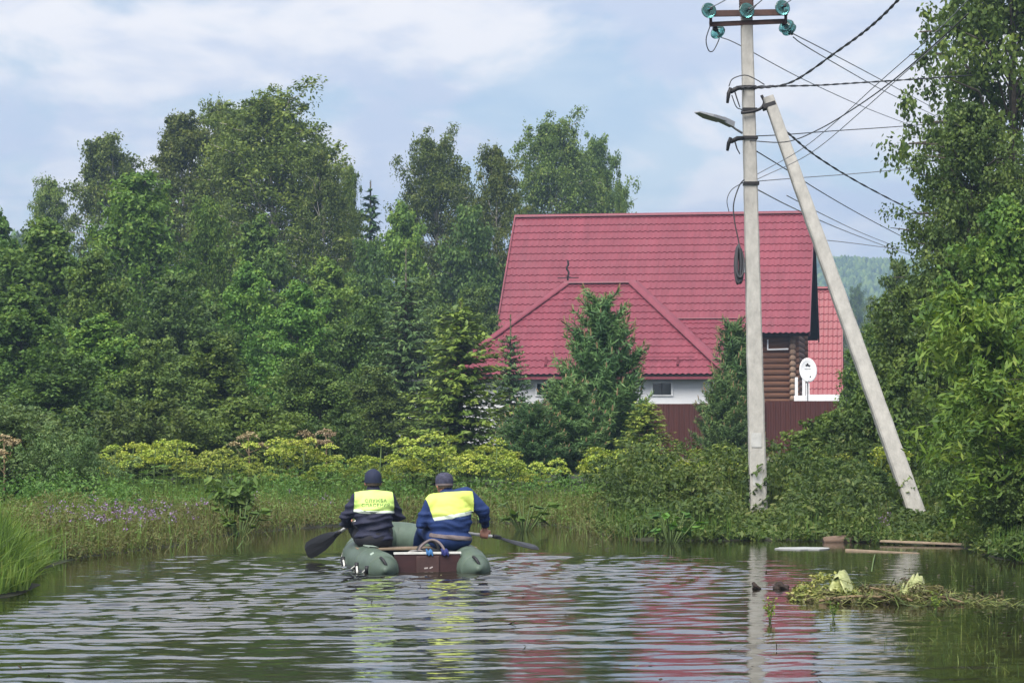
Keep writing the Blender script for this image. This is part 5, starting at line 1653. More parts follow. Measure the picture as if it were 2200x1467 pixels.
def boat():
    r = empty('inflatable_boat', BOAT, BOAT_YAW, 'green inflatable boat with a maroon transom carrying two rowers', 'boat')
    zc = .028
    R = .178
    half = [(.458, -.40, zc+.02), (.458, -.30, zc+.01), (.458, -.16, zc), (.458, 0, zc), (.50, .5, zc), (.535, 1.0, zc), (.52, 1.6, zc+.01), (.44, 2.1, zc+.05), (.30, 2.5, zc+.11), (.12, 2.72, zc+.145), (0, 2.76, zc+.15)]
    rad = [.02, .085, .145, .172, .178, .178, .178, .18, .18, .178, .178]
    full = [Vector((-x, y, z)) for x, y, z in half] + [Vector(p) for p in half[:-1][::-1]]
    rr = rad + rad[:-1][::-1]
    S = spline(full, 6)
    idx = np.linspace(0, len(full)-1, len(S))
    RR = list(np.interp(idx, np.arange(len(full)), rr))
    MB().tube(S, RR, n=22).build('hull', M['pvc'], r)
    # seam bands, rubbing strake and valves
    for k in (12, 24, 38, len(S)-13, len(S)-25, len(S)-39):
        t = (S[k+1]-S[k-1]).normalized()
        MB().tube([S[k]-t*.022, S[k]+t*.022], RR[k]+.004, n=22).build('seam_band', M['pvc'], r)
    st = [S[k]+Vector((S[k].x-0, S[k].y-1.2 if S[k].y > 2.2 else 0, 0)).normalized()*(RR[k]+.006) + Vector((0, 0, -.03)) for k in range(14, len(S)-14)]
    MB().tube(st, .016, n=6).build('rub_strake', M['black_rubber'], r)
    rp = []
    lo = [13, 22, 32, 42]
    for a, b in zip(lo[:-1], lo[1:]):
        pa = S[a]+Vector((-1, 0, .10)).normalized()*(RR[a]+.012); pb = S[b]+Vector((-1, 0, .10)).normalized()*(RR[b]+.012)
        mid = (pa+pb)/2+Vector((-.03, 0, -.085))
        MB().tube(spline([pa, mid, pb], 6), .011, n=6).build('grab_rope', M['rope'], r)
        MB().tube([pa+Vector((.02, 0, 0)), pa+Vector((-.018, 0, 0))], .032, n=10).build('rope_eyelet', M['black_rubber'], r)
    for sx in (-1, 1):
        for s in (-1,):
            c = Vector((sx*.458, -.235, zc))
            m = MB(); p = c+Vector((-.02+.09*0, -.07, .085))
            m.tube(spline([p+Vector((-.015, .05, .045)), p+Vector((.0, -.01, .03)), p+Vector((.022, -.035, -.01)), p+Vector((.035, -.035, -.045))], 4), .016, n=7)
            m.build('carry_handle', M['black_rubber'], r)
            m = MB(); q = c+Vector((.0, -.08, -.10)); m.tube([q, q+Vector((.0, -.03, -.012))], .026, n=10)
            m.build('tow_ring', M['black_rubber'], r)
    # light patch on the left tube
    p = Vector((-.458-.10, .02, zc+.13))
    MB().bar(p, p+Vector((.035, .0, .02)), .07, .012, up=(-.5, -.5, .7)).build('repair_patch', M['pvc_light'], r)
    # transom
    t = MB(); t.box((-.33, -.02, -.14), (.33, .025, .175)); tr = bevel(t.build('transom', M['transom_wood'], r), .008)
    MB().box((-.335, -.028, .175), (.335, .032, .193)).build('transom_edge', M['rope'], r)
    pl = bevel(MB().box((-.115, -.036, -.10), (.115, -.0215, .155)).build('motor_plate', M['transom_plate'], tr), .01)
    m = MB(); m.bar((-.035, -.038, .035), (.0, -.038, .04), .004, .014); m.bar((.018, -.038, .035), (.048, -.038, .05), .004, .012)
    m.build('pale_mark', M['scratch'], tr)
    MB().box((-.34, .03, -.06), (.34, 2.2, -.03)).build('floor', M['bench'], r)
    bevel(MB().box((-.62, .78, .165), (.62, 1.02, .19)).build('bench', M['bench'], r), .006)
    # pale strip along the left tube: light on its inner side painted in
    fl = [S[k]+Vector((.05, 0, 1)).normalized()*(RR[k]+.006) for k in range(24, 36)]
    v = []
    for q in fl: v += [q+Vector((-.035, 0, .0)), q+Vector((.06, 0, -.01)), q+Vector((.06, 0, .004)), q+Vector((-.035, 0, .012))]
    f = []
    for i in range(len(fl)-1):
        for k in range(4): f.append((i*4+k, i*4+(k+1) % 4, i*4+4+(k+1) % 4, i*4+4+k))
    MB().add(v, f, False).build('lit_strip', M['pvc_light'], r)
    return r
BOAT_OB = boat()
BM = Matrix.Translation(BOAT) @ Matrix.Rotation(BOAT_YAW, 4, 'Z')

def fuse(prims, voxel, smooth=4, wrinkle=None):
    """melts capsules and ellipsoids into one continuous skin"""
    mb = MB()
    for p in prims:
        if p[0] == 'cap':
            _, a, b, ra, rb = p
            a, b = Vector(a), Vector(b); d = (b-a)
            if d.length < 1e-5: d = Vector((0, 0, 1e-4))
            d.normalize()
            pts = [a-d*ra, a-d*ra*.87, a-d*ra*.5, a, a.lerp(b, .5), b, b+d*rb*.5, b+d*rb*.87, b+d*rb]
            rad = [ra*.02, ra*.5, ra*.87, ra, (ra+rb)/2, rb, rb*.87, rb*.5, rb*.02]
            mb.tube(pts, rad, n=14)
        else:
            _, c, rr = p[:3]
            rot = p[3] if len(p) > 3 else Matrix.Identity(3)
            prof = [(math.sin(math.pi*i/12), -math.cos(math.pi*i/12)) for i in range(13)]
            prof[0] = (.02, -1); prof[-1] = (.02, 1)
            Mx = Matrix.Translation(Vector(c)) @ rot.to_4x4() @ Matrix.Diagonal((*rr, 1))
            mb.lathe(prof, Mx, 20)
    me = mb.mesh('temp')
    o = bpy.data.objects.new('temp', me); COL.objects.link(o)
    rm = o.modifiers.new('r', 'REMESH'); rm.mode = 'VOXEL'; rm.voxel_size = voxel; rm.use_smooth_shade = True
    if smooth:
        sm = o.modifiers.new('s', 'SMOOTH'); sm.iterations = smooth; sm.factor = .5
    dg = bpy.context.evaluated_depsgraph_get()
    ev = o.evaluated_get(dg)
    out = bpy.data.meshes.new_from_object(ev)
    bpy.data.objects.remove(o); bpy.data.meshes.remove(me)
    if wrinkle is not None:
        n = len(out.vertices); co = np.empty(n*3, np.float32); out.vertices.foreach_get('co', co); co = co.reshape(-1, 3)
        no = np.empty(n*3, np.float32); out.vertices.foreach_get('normal', no); no = no.reshape(-1, 3)
        co += no*wrinkle(co)[:, None]
        out.vertices.foreach_set('co', co.ravel())
    out.polygons.foreach_set('use_smooth', np.ones(len(out.polygons), dtype=bool))
    out.update()
    return out

def hand(h, s, palm):
    """palm, four fingers curled round a shaft through h along s, and a thumb closing from the other side"""
    h = Vector(h); s = Vector(s).normalized(); palm = Vector(palm); palm = (palm-s*palm.dot(s)).normalized(); w = s.cross(palm)
    P = []
    P.append(('cap', h+palm*.040-s*.030, h+palm*.040+s*.030, .023, .023))
    P.append(('cap', h+palm*.045, h+palm*.095, .030, .027))
    at = lambda a, o, R: h+s*o+(palm*math.cos(math.radians(a))+w*math.sin(math.radians(a)))*R
    for o, L in ((-.036, .86), (-.012, 1.0), (.012, .97), (.035, .78)):
        A = [25, 25+62*L, 25+120*L, 25+172*L]
        pts = [at(A[0], o, .040), at(A[1], o, .033), at(A[2], o, .030), at(A[3], o, .029)]
        for i, (ra, rb) in enumerate(((.0115, .0105), (.0105, .0095), (.0095, .008))):
            P.append(('cap', pts[i], pts[i+1], ra, rb))
    th = [at(-20, .046, .050), at(-65, .050, .040), at(-112, .040, .031)]
    P.append(('cap', th[0], th[1], .014, .012)); P.append(('cap', th[1], th[2], .012, .0095))
    return P, h+palm*.10

def add_yoke(jacket_me, parent, planes, off, name, mat):
    """a panel cut cleanly out of the jacket's own surface and raised above it"""
    bm = bmesh.new(); bm.from_mesh(jacket_me)
    for co, no in planes:                                     # keeps the side the normal points away from
        bmesh.ops.bisect_plane(bm, geom=bm.verts[:]+bm.edges[:]+bm.faces[:], plane_co=co, plane_no=no, clear_outer=True)
    bm.normal_update()
    base = [(v, v.co.copy(), v.normal.copy()) for v in bm.verts]
    bnd = [e for e in bm.edges if e.is_boundary]
    for v, c, n in base: v.co = c+n*off
    ret = bmesh.ops.extrude_edge_only(bm, edges=bnd)
    nv = [g for g in ret['geom'] if isinstance(g, bmesh.types.BMVert)]
    bm.normal_update()
    for v in nv: v.co = v.co-v.normal*off*1.2
    for f in bm.faces: f.smooth = True
    me = bpy.data.meshes.new(name); bm.to_mesh(me); bm.free()
    if len(me.materials): me.materials.clear()
    return link(name, me, mat, parent)

def person(seat, yaw, J, mats, label, width=1.0, printed=False, belt=False, strip=.030):
    """J: joint positions in the seat's own frame"""
    r = empty('person', seat, yaw, label, 'person')
    V = {k: Vector(v) for k, v in J.items() if k not in ('yoke', 'belt_z')}
    hl, wl = hand(V['handL'], V['shaftL'], V['palmL']); hr, wr = hand(V['handR'], V['shaftR'], V['palmR'])
    hc, nk = V['head'], V['neck']
    tilt = V.get('tilt', Vector((0, 0, 1)))
    # --- the body: one continuous figure
    fwd = V.get('look', Vector((0, 1, 0))).normalized(); side = fwd.cross(Vector((0, 0, 1))).normalized(); upv = side.cross(fwd)
    hm = Matrix((side, fwd, upv)).transposed()
    hp = lambda x, y, z: hc + hm @ Vector((x, y, z))
    B = [('ell', hp(0, -.008, .025), (.076, .094, .092), hm), ('ell', hp(0, .028, -.035), (.060, .066, .078), hm), ('cap', hp(0, .085, .0), hp(0, .108, -.028), .011, .016),
         ('ell', hp(-.078, -.005, -.012), (.013, .022, .033), hm), ('ell', hp(.078, -.005, -.012), (.013, .022, .033), hm),
         ('cap', hp(-.025, .086, -.066), hp(.025, .086, -.066), .010, .010), ('ell', hp(0, .070, -.098), (.028, .024, .020), hm), ('cap', hp(-.042, .078, .020), hp(.042, .078, .020), .012, .012),
         ('cap', nk+Vector((0, 0, -.06)), hp(0, -.02, -.05), .062, .056),
         ('ell', V['chest'], (.165*width, .105, .15)), ('ell', V['belly'], (.155*width, .11, .17)), ('ell', V['pelvis'], (.165*width, .12, .11)),
         ('cap', V['shL'], V['shR'], .058, .058)]
    for sd, w_ in (('L', wl), ('R', wr)):
        B += [('cap', V['sh'+sd], V['el'+sd], .050, .040), ('cap', V['el'+sd], w_, .040, .027)]
        B += [('cap', V['hip'+sd], V['knee'+sd], .080, .055), ('cap', V['knee'+sd], V['foot'+sd], .052, .036), ('cap', V['foot'+sd], V['foot'+sd]+Vector((0, .14, -.02)), .036, .030)]
    B += hl+hr
    body = link('body', fuse(B, .009, 2), M['skin'], r)
    for x in (-.030, .030):
        MB().lathe([(.002, -.010), (.008, -.006), (.0105, 0), (.008, .006), (.002, .010)], Matrix.Translation(hp(x, .087, .002)), 10).build('eye', M['print'] if False else M['white_paint'], body)
    # --- hair: a close-cropped band round the back of the head
    pr = [(.079, -.036), (.083, -.025), (.084, .0), (.080, .03), (.06, .06)]
    h_ = MB(); vs, fs = [], []
    for rad, z in pr:
        for k in range(15):
            a = math.radians(180+8 + k*(164/14))
            vs.append(hp(rad*math.cos(a)*.99, rad*1.22*math.sin(a)-.006, z))
    for i in range(4):
        for k in range(14): fs.append((i*15+k, i*15+k+1, i*15+16+k, i*15+15+k))
    h_.add(vs, fs, True).build('hair', M['hair'], body)
    # --- cap
    c = MB()
    prof = mats['cap_prof']
    Mx = Matrix.Translation(hp(0, -.006, .0)) @ hm.to_4x4() @ Matrix.Diagonal((1, 1.18, 1, 1))
    c.lathe(prof, Mx, 26)
    cp = c.build('cap', mats['cap'], r)
    vz = MB(); n = 9; vs = []
    for k in range(n):
        a = math.radians(25+130*k/(n-1))
        for rr_, dz in ((.086, .012), (.150, -.012), (.150, -.017), (.086, .006)):
            vs.append(hp(rr_*math.cos(a)*.92, rr_*1.12*math.sin(a)+.005, dz+.012))
    fs = []
    for k in range(n-1):
        for j in range(4): fs.append((k*4+j, k*4+(j+1) % 4, k*4+4+(j+1) % 4, k*4+4+j))
    vz.add(vs, fs, True).build('visor', mats['cap'], cp)
    sb = MB(); vs, fs = [], []
    for k in range(25):
        a = 2*math.pi*k/24
        for z, o_ in ((-.004, .0), (.014, .0)):
            vs.append(hp(math.cos(a)*(prof[1][0]+.003), math.sin(a)*(prof[1][0]+.003)*1.18-.006, z+prof[1][1]))
    fs = [(2*k, 2*k+2, 2*k+3, 2*k+1) for k in range(24)]
    sb.add(vs, fs, True).build('sweatband', mats['band'], cp)
    # --- trousers and boots
    T = [('ell', V['pelvis']+Vector((0, 0, -.02)), (.20*width, .15, .115))]
    for sd in 'LR':
        T += [('cap', V['hip'+sd], V['knee'+sd], .098, .075), ('cap', V['knee'+sd], V['foot'+sd].lerp(V['knee'+sd], .12), .072, .058)]
    rng = np.random.default_rng(int(abs(seat[0])*1000))
    ph = rng.uniform(0, 6.28, 8)
    wr_t = lambda c_: .004*np.sin(c_[:, 1]*38+ph[0]+2*np.sin(c_[:, 0]*16+ph[1]))
    link('trousers', fuse(T, .012, 3, wr_t), mats['trousers'], r)
    for sd in 'LR':
        f = V['foot'+sd]
        link('boot', fuse([('cap', f+Vector((0, -.01, .06)), f, .050, .048), ('cap', f+Vector((0, -.02, -.02)), f+Vector((0, .15, -.035)), .045, .036)], .011, 2), M['black_rubber'], r)
    # --- jacket
    K = [('ell', V['hem'], (.195*width, .150, .10)), ('ell', V['belly'], (.200*width, .150, .17)), ('ell', V['chest'], (.205*width, .132, .165)),
         ('cap', V['shL'], V['shR'], .088, .088), ('cap', nk+Vector((0, -.01, -.09)), nk+Vector((0, .0, -.015)), .098, .071),
         ('ell', V['chest'].lerp(V['belly'], .5)+Vector((0, -.015, 0)), (.198*width, .135, .16))]
    for sd, w_ in (('L', wl), ('R', wr)):
        cuff = V['el'+sd].lerp(w_, .86)
        K += [('cap', V['sh'+sd], V['el'+sd], .086*(.5+.5*width), .070), ('cap', V['el'+sd], cuff, .070, .050)]
    zt = V['shL'].z*.5+V['shR'].z*.5
    def wr_j(c_):
        x, y, z = c_[:, 0], c_[:, 1], c_[:, 2]
        low = np.clip((zt-.02-z)/.10, 0, 1)
        f1 = np.sin(z*92+2.4*np.sin(x*9+ph[2])+1.2*np.sin(x*21+ph[3])+ph[4])
        f2 = np.sin(z*57-3.0*np.sin(x*7+ph[5])+ph[6])
        f3 = np.sin(x*40+z*35+ph[7])
        return mats['wrinkle']*(low*(.0055*f1*(0.6+.4*f2)+.004*f2)+.0018*f3)
    jm = fuse(K, .0105, 4, wr_j)
    jk = link('jacket', jm, mats['jacket'], r)
    # --- the bright panel across the shoulders, with its silver hem
    px_ = J['yoke']
    back = (Vector((0, px_['front'], 0)), Vector((0, 1, 0)))
    tl = Vector(px_['bl']); tr_ = Vector(px_['br'])
    dn = (tr_-tl); dnn = Vector((-dn.z, 0, dn.x)).normalized()   # points up
    if dnn.z < 0: dnn = -dnn
    low = (tl, -dnn); low2 = (tl+dnn*strip, -dnn); hi2 = (tl+dnn*(strip+.002), dnn)
    lft = Vector(px_['tl'])-tl; ln_ = Vector((-lft.z, 0, lft.x)).normalized()
    if ln_.x > 0: ln_ = -ln_
    rgt = Vector(px_['tr'])-tr_; rn_ = Vector((-rgt.z, 0, rgt.x)).normalized()
    if rn_.x < 0: rn_ = -rn_
    col_ = (nk+Vector((0, 0, px_.get('collar', -.035))), Vector((0, .30, 1)))
    sides = [back, (tl, ln_), (tr_, rn_), col_]
    yk = add_yoke(jm, r, sides+[low2], .007, 'yoke', mats['yoke'])
    add_yoke(jm, r, sides+[low, (tl+dnn*(strip-.001), dnn)], .008, 'reflective_strip', M['reflective'])
    link('collar', fuse([('cap', nk+Vector((0, 0, -.035)), nk+Vector((0, .006, .0)), .077, .070)], .009, 2), mats['jacket'], r)
    if belt:
        bz = J['belt_z']
        bm = bmesh.new(); bm.from_mesh(jm)
        bm.free()
        add_yoke(jm, r, [(Vector((0, 0, bz+.018)), Vector((.10, 0, 1))), (Vector((0, 0, bz-.018)), Vector((-.10, 0, -1))), (Vector((.262, 0, 0)), Vector((1, 0, 0))), (Vector((-.262, 0, 0)), Vector((-1, 0, 0)))], .009, 'belt', M['belt'])
    if printed:
        bv = BVHTree.FromPolygons([v.co for v in yk.data.vertices], [p.vertices for p in yk.data.polygons])
        for txt, zc_, wd in (('СЛУЖБА', px_['text_z'][0], px_['text_w'][0]), ('СПАСЕНИЯ', px_['text_z'][1], px_['text_w'][1])):
            cu = bpy.data.curves.new('lettering', 'FONT'); cu.body = txt; cu.size = .06; cu.align_x = 'CENTER'; cu.align_y = 'CENTER'; cu.space_character = 1.18; cu.offset = .0012
            to = bpy.data.objects.new('t', cu); COL.objects.link(to)
            dg = bpy.context.evaluated_depsgraph_get()
            me = bpy.data.meshes.new_from_object(to.evaluated_get(dg))
            bpy.data.objects.remove(to)
            xs_ = [v.co.x for v in me.vertices]
            k = wd/(max(xs_)-min(xs_))
            bm = bmesh.new(); bm.from_mesh(me)
            bmesh.ops.triangulate(bm, faces=bm.faces[:])
            for v in bm.verts:
                x, z = px_['text_x']+v.co.x*k, zc_+v.co.y*k*.95
                hit = bv.ray_cast(Vector((x, -1, z)), Vector((0, 1, 0)))
                v.co = (hit[0]+Vector((0, -.003, 0))) if hit[0] is not None else Vector((x, -.13, z))
            bm.to_mesh(me); bm.free()
            me.materials.clear()
            link('lettering', me, M['print'], yk)
    return r

def paddle(a, b, tip, label, face, wid, feather=0):
    """a..b the shaft, b..tip the blade"""
    a, b, tip = Vector(a), Vector(b), Vector(tip)
    r = empty('paddle', a, 0, label, 'paddle')
    MB().tube([Vector((0, 0, 0)), b-a], .0165, n=10).build('shaft', M['shaft'], r)
    d = (tip-b).normalized(); L = (tip-b).length
    n = Vector(face).normalized(); n = (n-d*n.dot(d)).normalized(); s = d.cross(n)
    MB().tube([b-a-d*.03, b-a+d*.07], .022, n=10).build('ferrule', M['blade'], r)
    out = [(0, .022), (.10, .030), (.28, .62*wid), (.52, .9*wid), (.80, wid), (.94, wid*.92), (1.0, wid*.62)]
    vs, fs = [], []
    for t, w in out:
        c = b-a+d*L*t
        bow = n*(.02*math.sin(t*2.6))
        for q, th in ((-w, 0), (-w*.5, .010), (0, .017 if t < .7 else .010), (w*.5, .010), (w, 0)):
            vs.append(c+s*q+n*th-bow)
        for q, th in ((w, -.004), (0, -.006), (-w, -.004)):
            vs.append(c+s*q+n*th-bow)
    k = 8
    for i in range(len(out)-1):
        for j in range(k): fs.append((i*k+j, i*k+(j+1) % k, (i+1)*k+(j+1) % k, (i+1)*k+j))
    fs += [tuple(range(k))[::-1], tuple(range((len(out)-1)*k, len(out)*k))]
    MB().add(vs, fs, False).build('blade', M['blade'], r)
    return r

def crew():
    # left rower
    seat = PX(803, 1160, 24.0); seat.z = .20
    Ri = Matrix.Rotation(-BOAT_YAW, 3, 'Z')
    loc = lambda p: Ri @ (Vector(p)-seat)
    wl, wr_ = PX(753, 1127.5, 24.50), PX(812, 1090, 24.34)
    tip = PX(657, 1185, 24.95); bs = PX(729, 1142.5, 24.61)
    paddle(wr_+(wr_-wl).normalized()*.12, bs, tip, 'paddle with a black blade dipping left of the boat, held by the left rower', (0, -1, .25), .098)
    sh = loc(wr_)-loc(wl)
    capA = [(.084, -.012), (.0885, .0), (.090, .03), (.088, .062), (.078, .092), (.055, .118), (.026, .134), (.002, .138)]
    J = dict(pelvis=(0, .0, .09), hem=(0, .0, .10), belly=(0, .015, .26), chest=(0, .035, .40), shL=(-.150, .045, .475), shR=(.150, .045, .475), neck=(0, .06, .585), head=(.0, .085, .655),
             elL=(-.270, .105, .295), elR=(.262, .13, .300), handL=loc(wl), handR=loc(wr_), shaftL=sh, shaftR=sh, palmL=loc(wl)*-1+Vector((-.27, .10, .29)), palmR=(.3, -.6, .0),
             hipL=(-.10, .0, .07), hipR=(.10, .0, .07), kneeL=(-.15, .42, .16), kneeR=(.17, .42, .15), footL=(-.02, .66, -.10), footR=(.22, .66, -.12),
             yoke=dict(front=.055, bl=(-.208, 0, .358), br=(.212, 0, .340), tl=(-.200, 0, .47), tr=(.200, 0, .47), text_z=(.468, .422), text_w=(.225, .29), text_x=.012, collar=-.030))
    person(seat, BOAT_YAW, J, dict(cap=M['cap_navy'], cap_prof=capA, band=M['cap_navy'], trousers=M['black_cloth'], jacket=M['navy'], yoke=M['yoke_green'], wrinkle=2.3),
           'left rower, dark navy jacket with a lettered yellow-green shoulder panel, navy cap', 1.0, printed=True, strip=.022)
    # right rower
    seat2 = PX(965, 1160, 24.0); seat2.z = .20
    yaw2 = BOAT_YAW + math.radians(4)
    Ri2 = Matrix.Rotation(-yaw2, 3, 'Z')
    loc2 = lambda p: Ri2 @ (Vector(p)-seat2)
    wl, wr_ = PX(925, 1136, 24.40), PX(1041, 1149.5, 24.33)
    bs = wr_ + (wr_-wl).normalized()*.115
    tip = PX(1152, 1172, 24.75)
    paddle(wl-(wr_-wl).normalized()*.10, bs, tip, 'paddle with a dark blade held out to the right by the right rower', (0.05, -.42, .9), .095)
    sh = loc2(wr_)-loc2(wl)
    capB = [(.080, -.022), (.087, -.008), (.090, .03), (.089, .060), (.080, .088), (.058, .110), (.028, .122), (.002, .125)]
    J = dict(pelvis=(0.01, .0, .09), hem=(.01, .0, .08), belly=(.01, .015, .24), chest=(.012, .035, .39), shL=(-.155, .04, .445), shR=(.175, .02, .520), neck=(-.015, .06, .560), head=(-.035, .09, .632), look=(-.25, 1, -.06),
             elL=(-.262, .10, .240), elR=(.365, .02, .355), handL=loc2(wl), handR=loc2(wr_), shaftL=sh, shaftR=sh, palmL=(-.2, -.5, .35), palmR=(.05, -.25, .9),
             hipL=(-.12, .0, .07), hipR=(.12, .0, .07), kneeL=(-.19, .42, .15), kneeR=(.17, .44, .15), footL=(-.22, .66, -.12), footR=(.02, .68, -.10), belt_z=.098,
             yoke=dict(front=.05, bl=(-.170, 0, .268), br=(.258, 0, .338), tl=(-.222, 0, .435), tr=(.240, 0, .50), collar=-.030))
    person(seat2, yaw2, J, dict(cap=M['cap_grey'], cap_prof=capB, band=M['belt'], trousers=M['blue'], jacket=M['blue'], yoke=M['yoke_yellow'], wrinkle=1.0),
           'right rower, blue jacket with a plain yellow shoulder panel, elbow out, grey-blue cap', 1.16, belt=True, strip=.034)
crew()

def boat_things():
    w = lambda x, y, z: BM @ Vector((x, y, z))
    # grey folded bag
    p = w(-.08, .42, 0)
    r = empty('bag', p, BOAT_YAW, 'grey folded bag lying in the boat between the rowers', 'bag')
    link('sack', fuse([('ell', (-.03, 0, .10), (.155, .10, .055)), ('ell', (.04, .05, .13), (.12, .10, .060)), ('ell', (0, 0, .05), (.16, .12, .07))], .012, 3, lambda c: .007*np.sin(c[:, 0]*60+3*np.sin(c[:, 1]*30))+.006*np.sin(c[:, 2]*90)), M['bag_grey'], r)
    MB().tube(spline([(-.17, -.08, .12), (-.05, -.12, .165), (.06, -.09, .175), (.14, -.03, .13)], 5), .012, n=6).build('strap', M['black_rubber'], r)
    # foot pump with its hose
    p = w(.10, .52, 0)
    r = empty('foot_pump', p, BOAT_YAW, 'black foot pump with a thick curved hose in the boat beside the right rower', 'pump')
    MB().lathe([(.10, 0), (.12, .02), (.10, .04), (.12, .06), (.10, .08), (.12, .10), (.10, .12), (.05, .13)], Matrix.Translation((-.02, 0, .07)), 18).build('bellows', M['black_rubber'], r)
    MB().box((-.15, -.11, .02), (.11, .11, .07)).build('base_plate', M['black_rubber'], r)
    MB().tube(spline([(-.13, -.05, .14), (-.10, -.04, .22), (0, -.05, .285), (.09, -.10, .245), (.14, -.18, .13), (.15, -.22, .02)], 6), .014, n=8).build('hose', M['belt'], r)
    MB().tube(spline([(-.14, .0, .1), (-.12, .02, .20), (-.02, .02, .27), (.06, .02, .24), (.10, .0, .12)], 6), .016, n=8).build('hose', M['black_rubber'], r)
    # blue rags over the transom
    def rag(x0, x1, z0, z1, mat, label):
        o_ = w((x0+x1)/2, -.02, (z0+z1)/2)
        nx, nz = 8, 6; vs, fs = [], []
        for j in range(nz+1):
            t = j/nz
            for i in range(nx+1):
                u = i/nx
                x = (x0-x1)/2+(x1-x0)*u
                y = -.030 + (.055*max(0, t-.6)/.4) + .006*math.sin(u*17+t*3)
                z = (z0-z1)/2+(z1-z0)*min(t, .75)/.75 + .010*math.sin(u*11) + (.012 if t > .6 else 0)
                vs.append((x*(1-.15*(1-t)), y, z))
        for j in range(nz):
            for i in range(nx): fs.append((j*(nx+1)+i, j*(nx+1)+i+1, (j+1)*(nx+1)+i+1, (j+1)*(nx+1)+i))
        b = MB().add(vs, fs, True).build('rag', mat)
        sm = b.modifiers.new('thick', 'SOLIDIFY'); sm.thickness = .008
        b.location = o_; b.rotation_euler = (0, 0, BOAT_YAW)
        tag(b, label, 'rag')
    rag(-.02, .05, .165, .205, M['sky_blue'], 'light blue rag over the top of the transom, near its middle')
    rag(.13, .21, .160, .208, M['deep_blue'], 'dark blue rag knotted over the transom, behind the right rower')
boat_things()
# ------------------------------------------------------------------ things drifting in the flood
M['film'] = basic('yellow_green_film', (0.30, 0.34, 0.10), 0.4, 0.35, 14, col2=(0.46, 0.48, 0.22))
M['pale_leaf'] = leaf_mat('wilted_leaf', [(0.06, 0.08, 0.025), (0.13, 0.17, 0.04), (0.22, 0.24, 0.06), (0.30, 0.29, 0.11)], trans=.2)
M['wilted'] = leaf_mat('brown_wilted_leaf', [(0.025, 0.020, 0.010), (0.06, 0.048, 0.020), (0.10, 0.095, 0.035), (0.16, 0.15, 0.055)], trans=.1)
M['old_wood'] = basic('weathered_wood', (0.16, 0.11, 0.08), 0.9, 0.35, 4, stretch=(.4, 5, 5), bump=.3)
M['pale_wood'] = basic('pale_plank', (0.30, 0.23, 0.16), 0.8, 0.2, 4, stretch=(.4, 5, 5))
M['gleam'] = basic('pale_gleam', (0.36, 0.37, 0.37), 0.8, 0.08, 5)  # sky reflection on the water, painted as a pale base colour
M['clod'] = basic('sodden_root', (0.030, 0.020, 0.015), 0.9, 0.4, 12, bump=.6)

def film(px0, py0, px1, py1, d, seed, label):
    """a crumpled sheet of yellow-green film with real folds"""
    a = PX(px0, py1, d); b = PX(px1, py0, d)
    w, h = b.x-a.x, b.z-a.z
    c = Vector(((a.x+b.x)/2, d, a.z))
    rng = np.random.default_rng(seed)
    n = 26
    u, v = np.meshgrid(np.linspace(-1, 1, n), np.linspace(0, 1, n))
    wob = sum(rng.normal(0, 1)*np.sin(u*rng.uniform(2, 16)+v*rng.uniform(2, 16)+rng.uniform(0, 6)) for _ in range(9))/3
    X = u*w*.5*(1-.55*v**1.5)+.03*wob+w*.18*v
    Y = (v-.5)*h*1.2+.09*wob
    Z = h*np.sin(np.clip(v*1.25, 0, 1)*math.pi/2)*(1-.45*u*u)+.03*wob - .03
    V = np.stack([X, Y, Z], -1).reshape(-1, 3)
    i = (np.arange(n-1)[:, None]*n+np.arange(n-1)[None]).ravel()
    me = np_mesh('plastic_film', V, np.stack([i, i+1, i+n+1, i+n], -1), smooth=False)
    o = link('plastic_film', me, M['film']); o.location = c
    sm = o.modifiers.new('thick', 'SOLIDIFY'); sm.thickness = .004
    tag(o, label, 'plastic film')

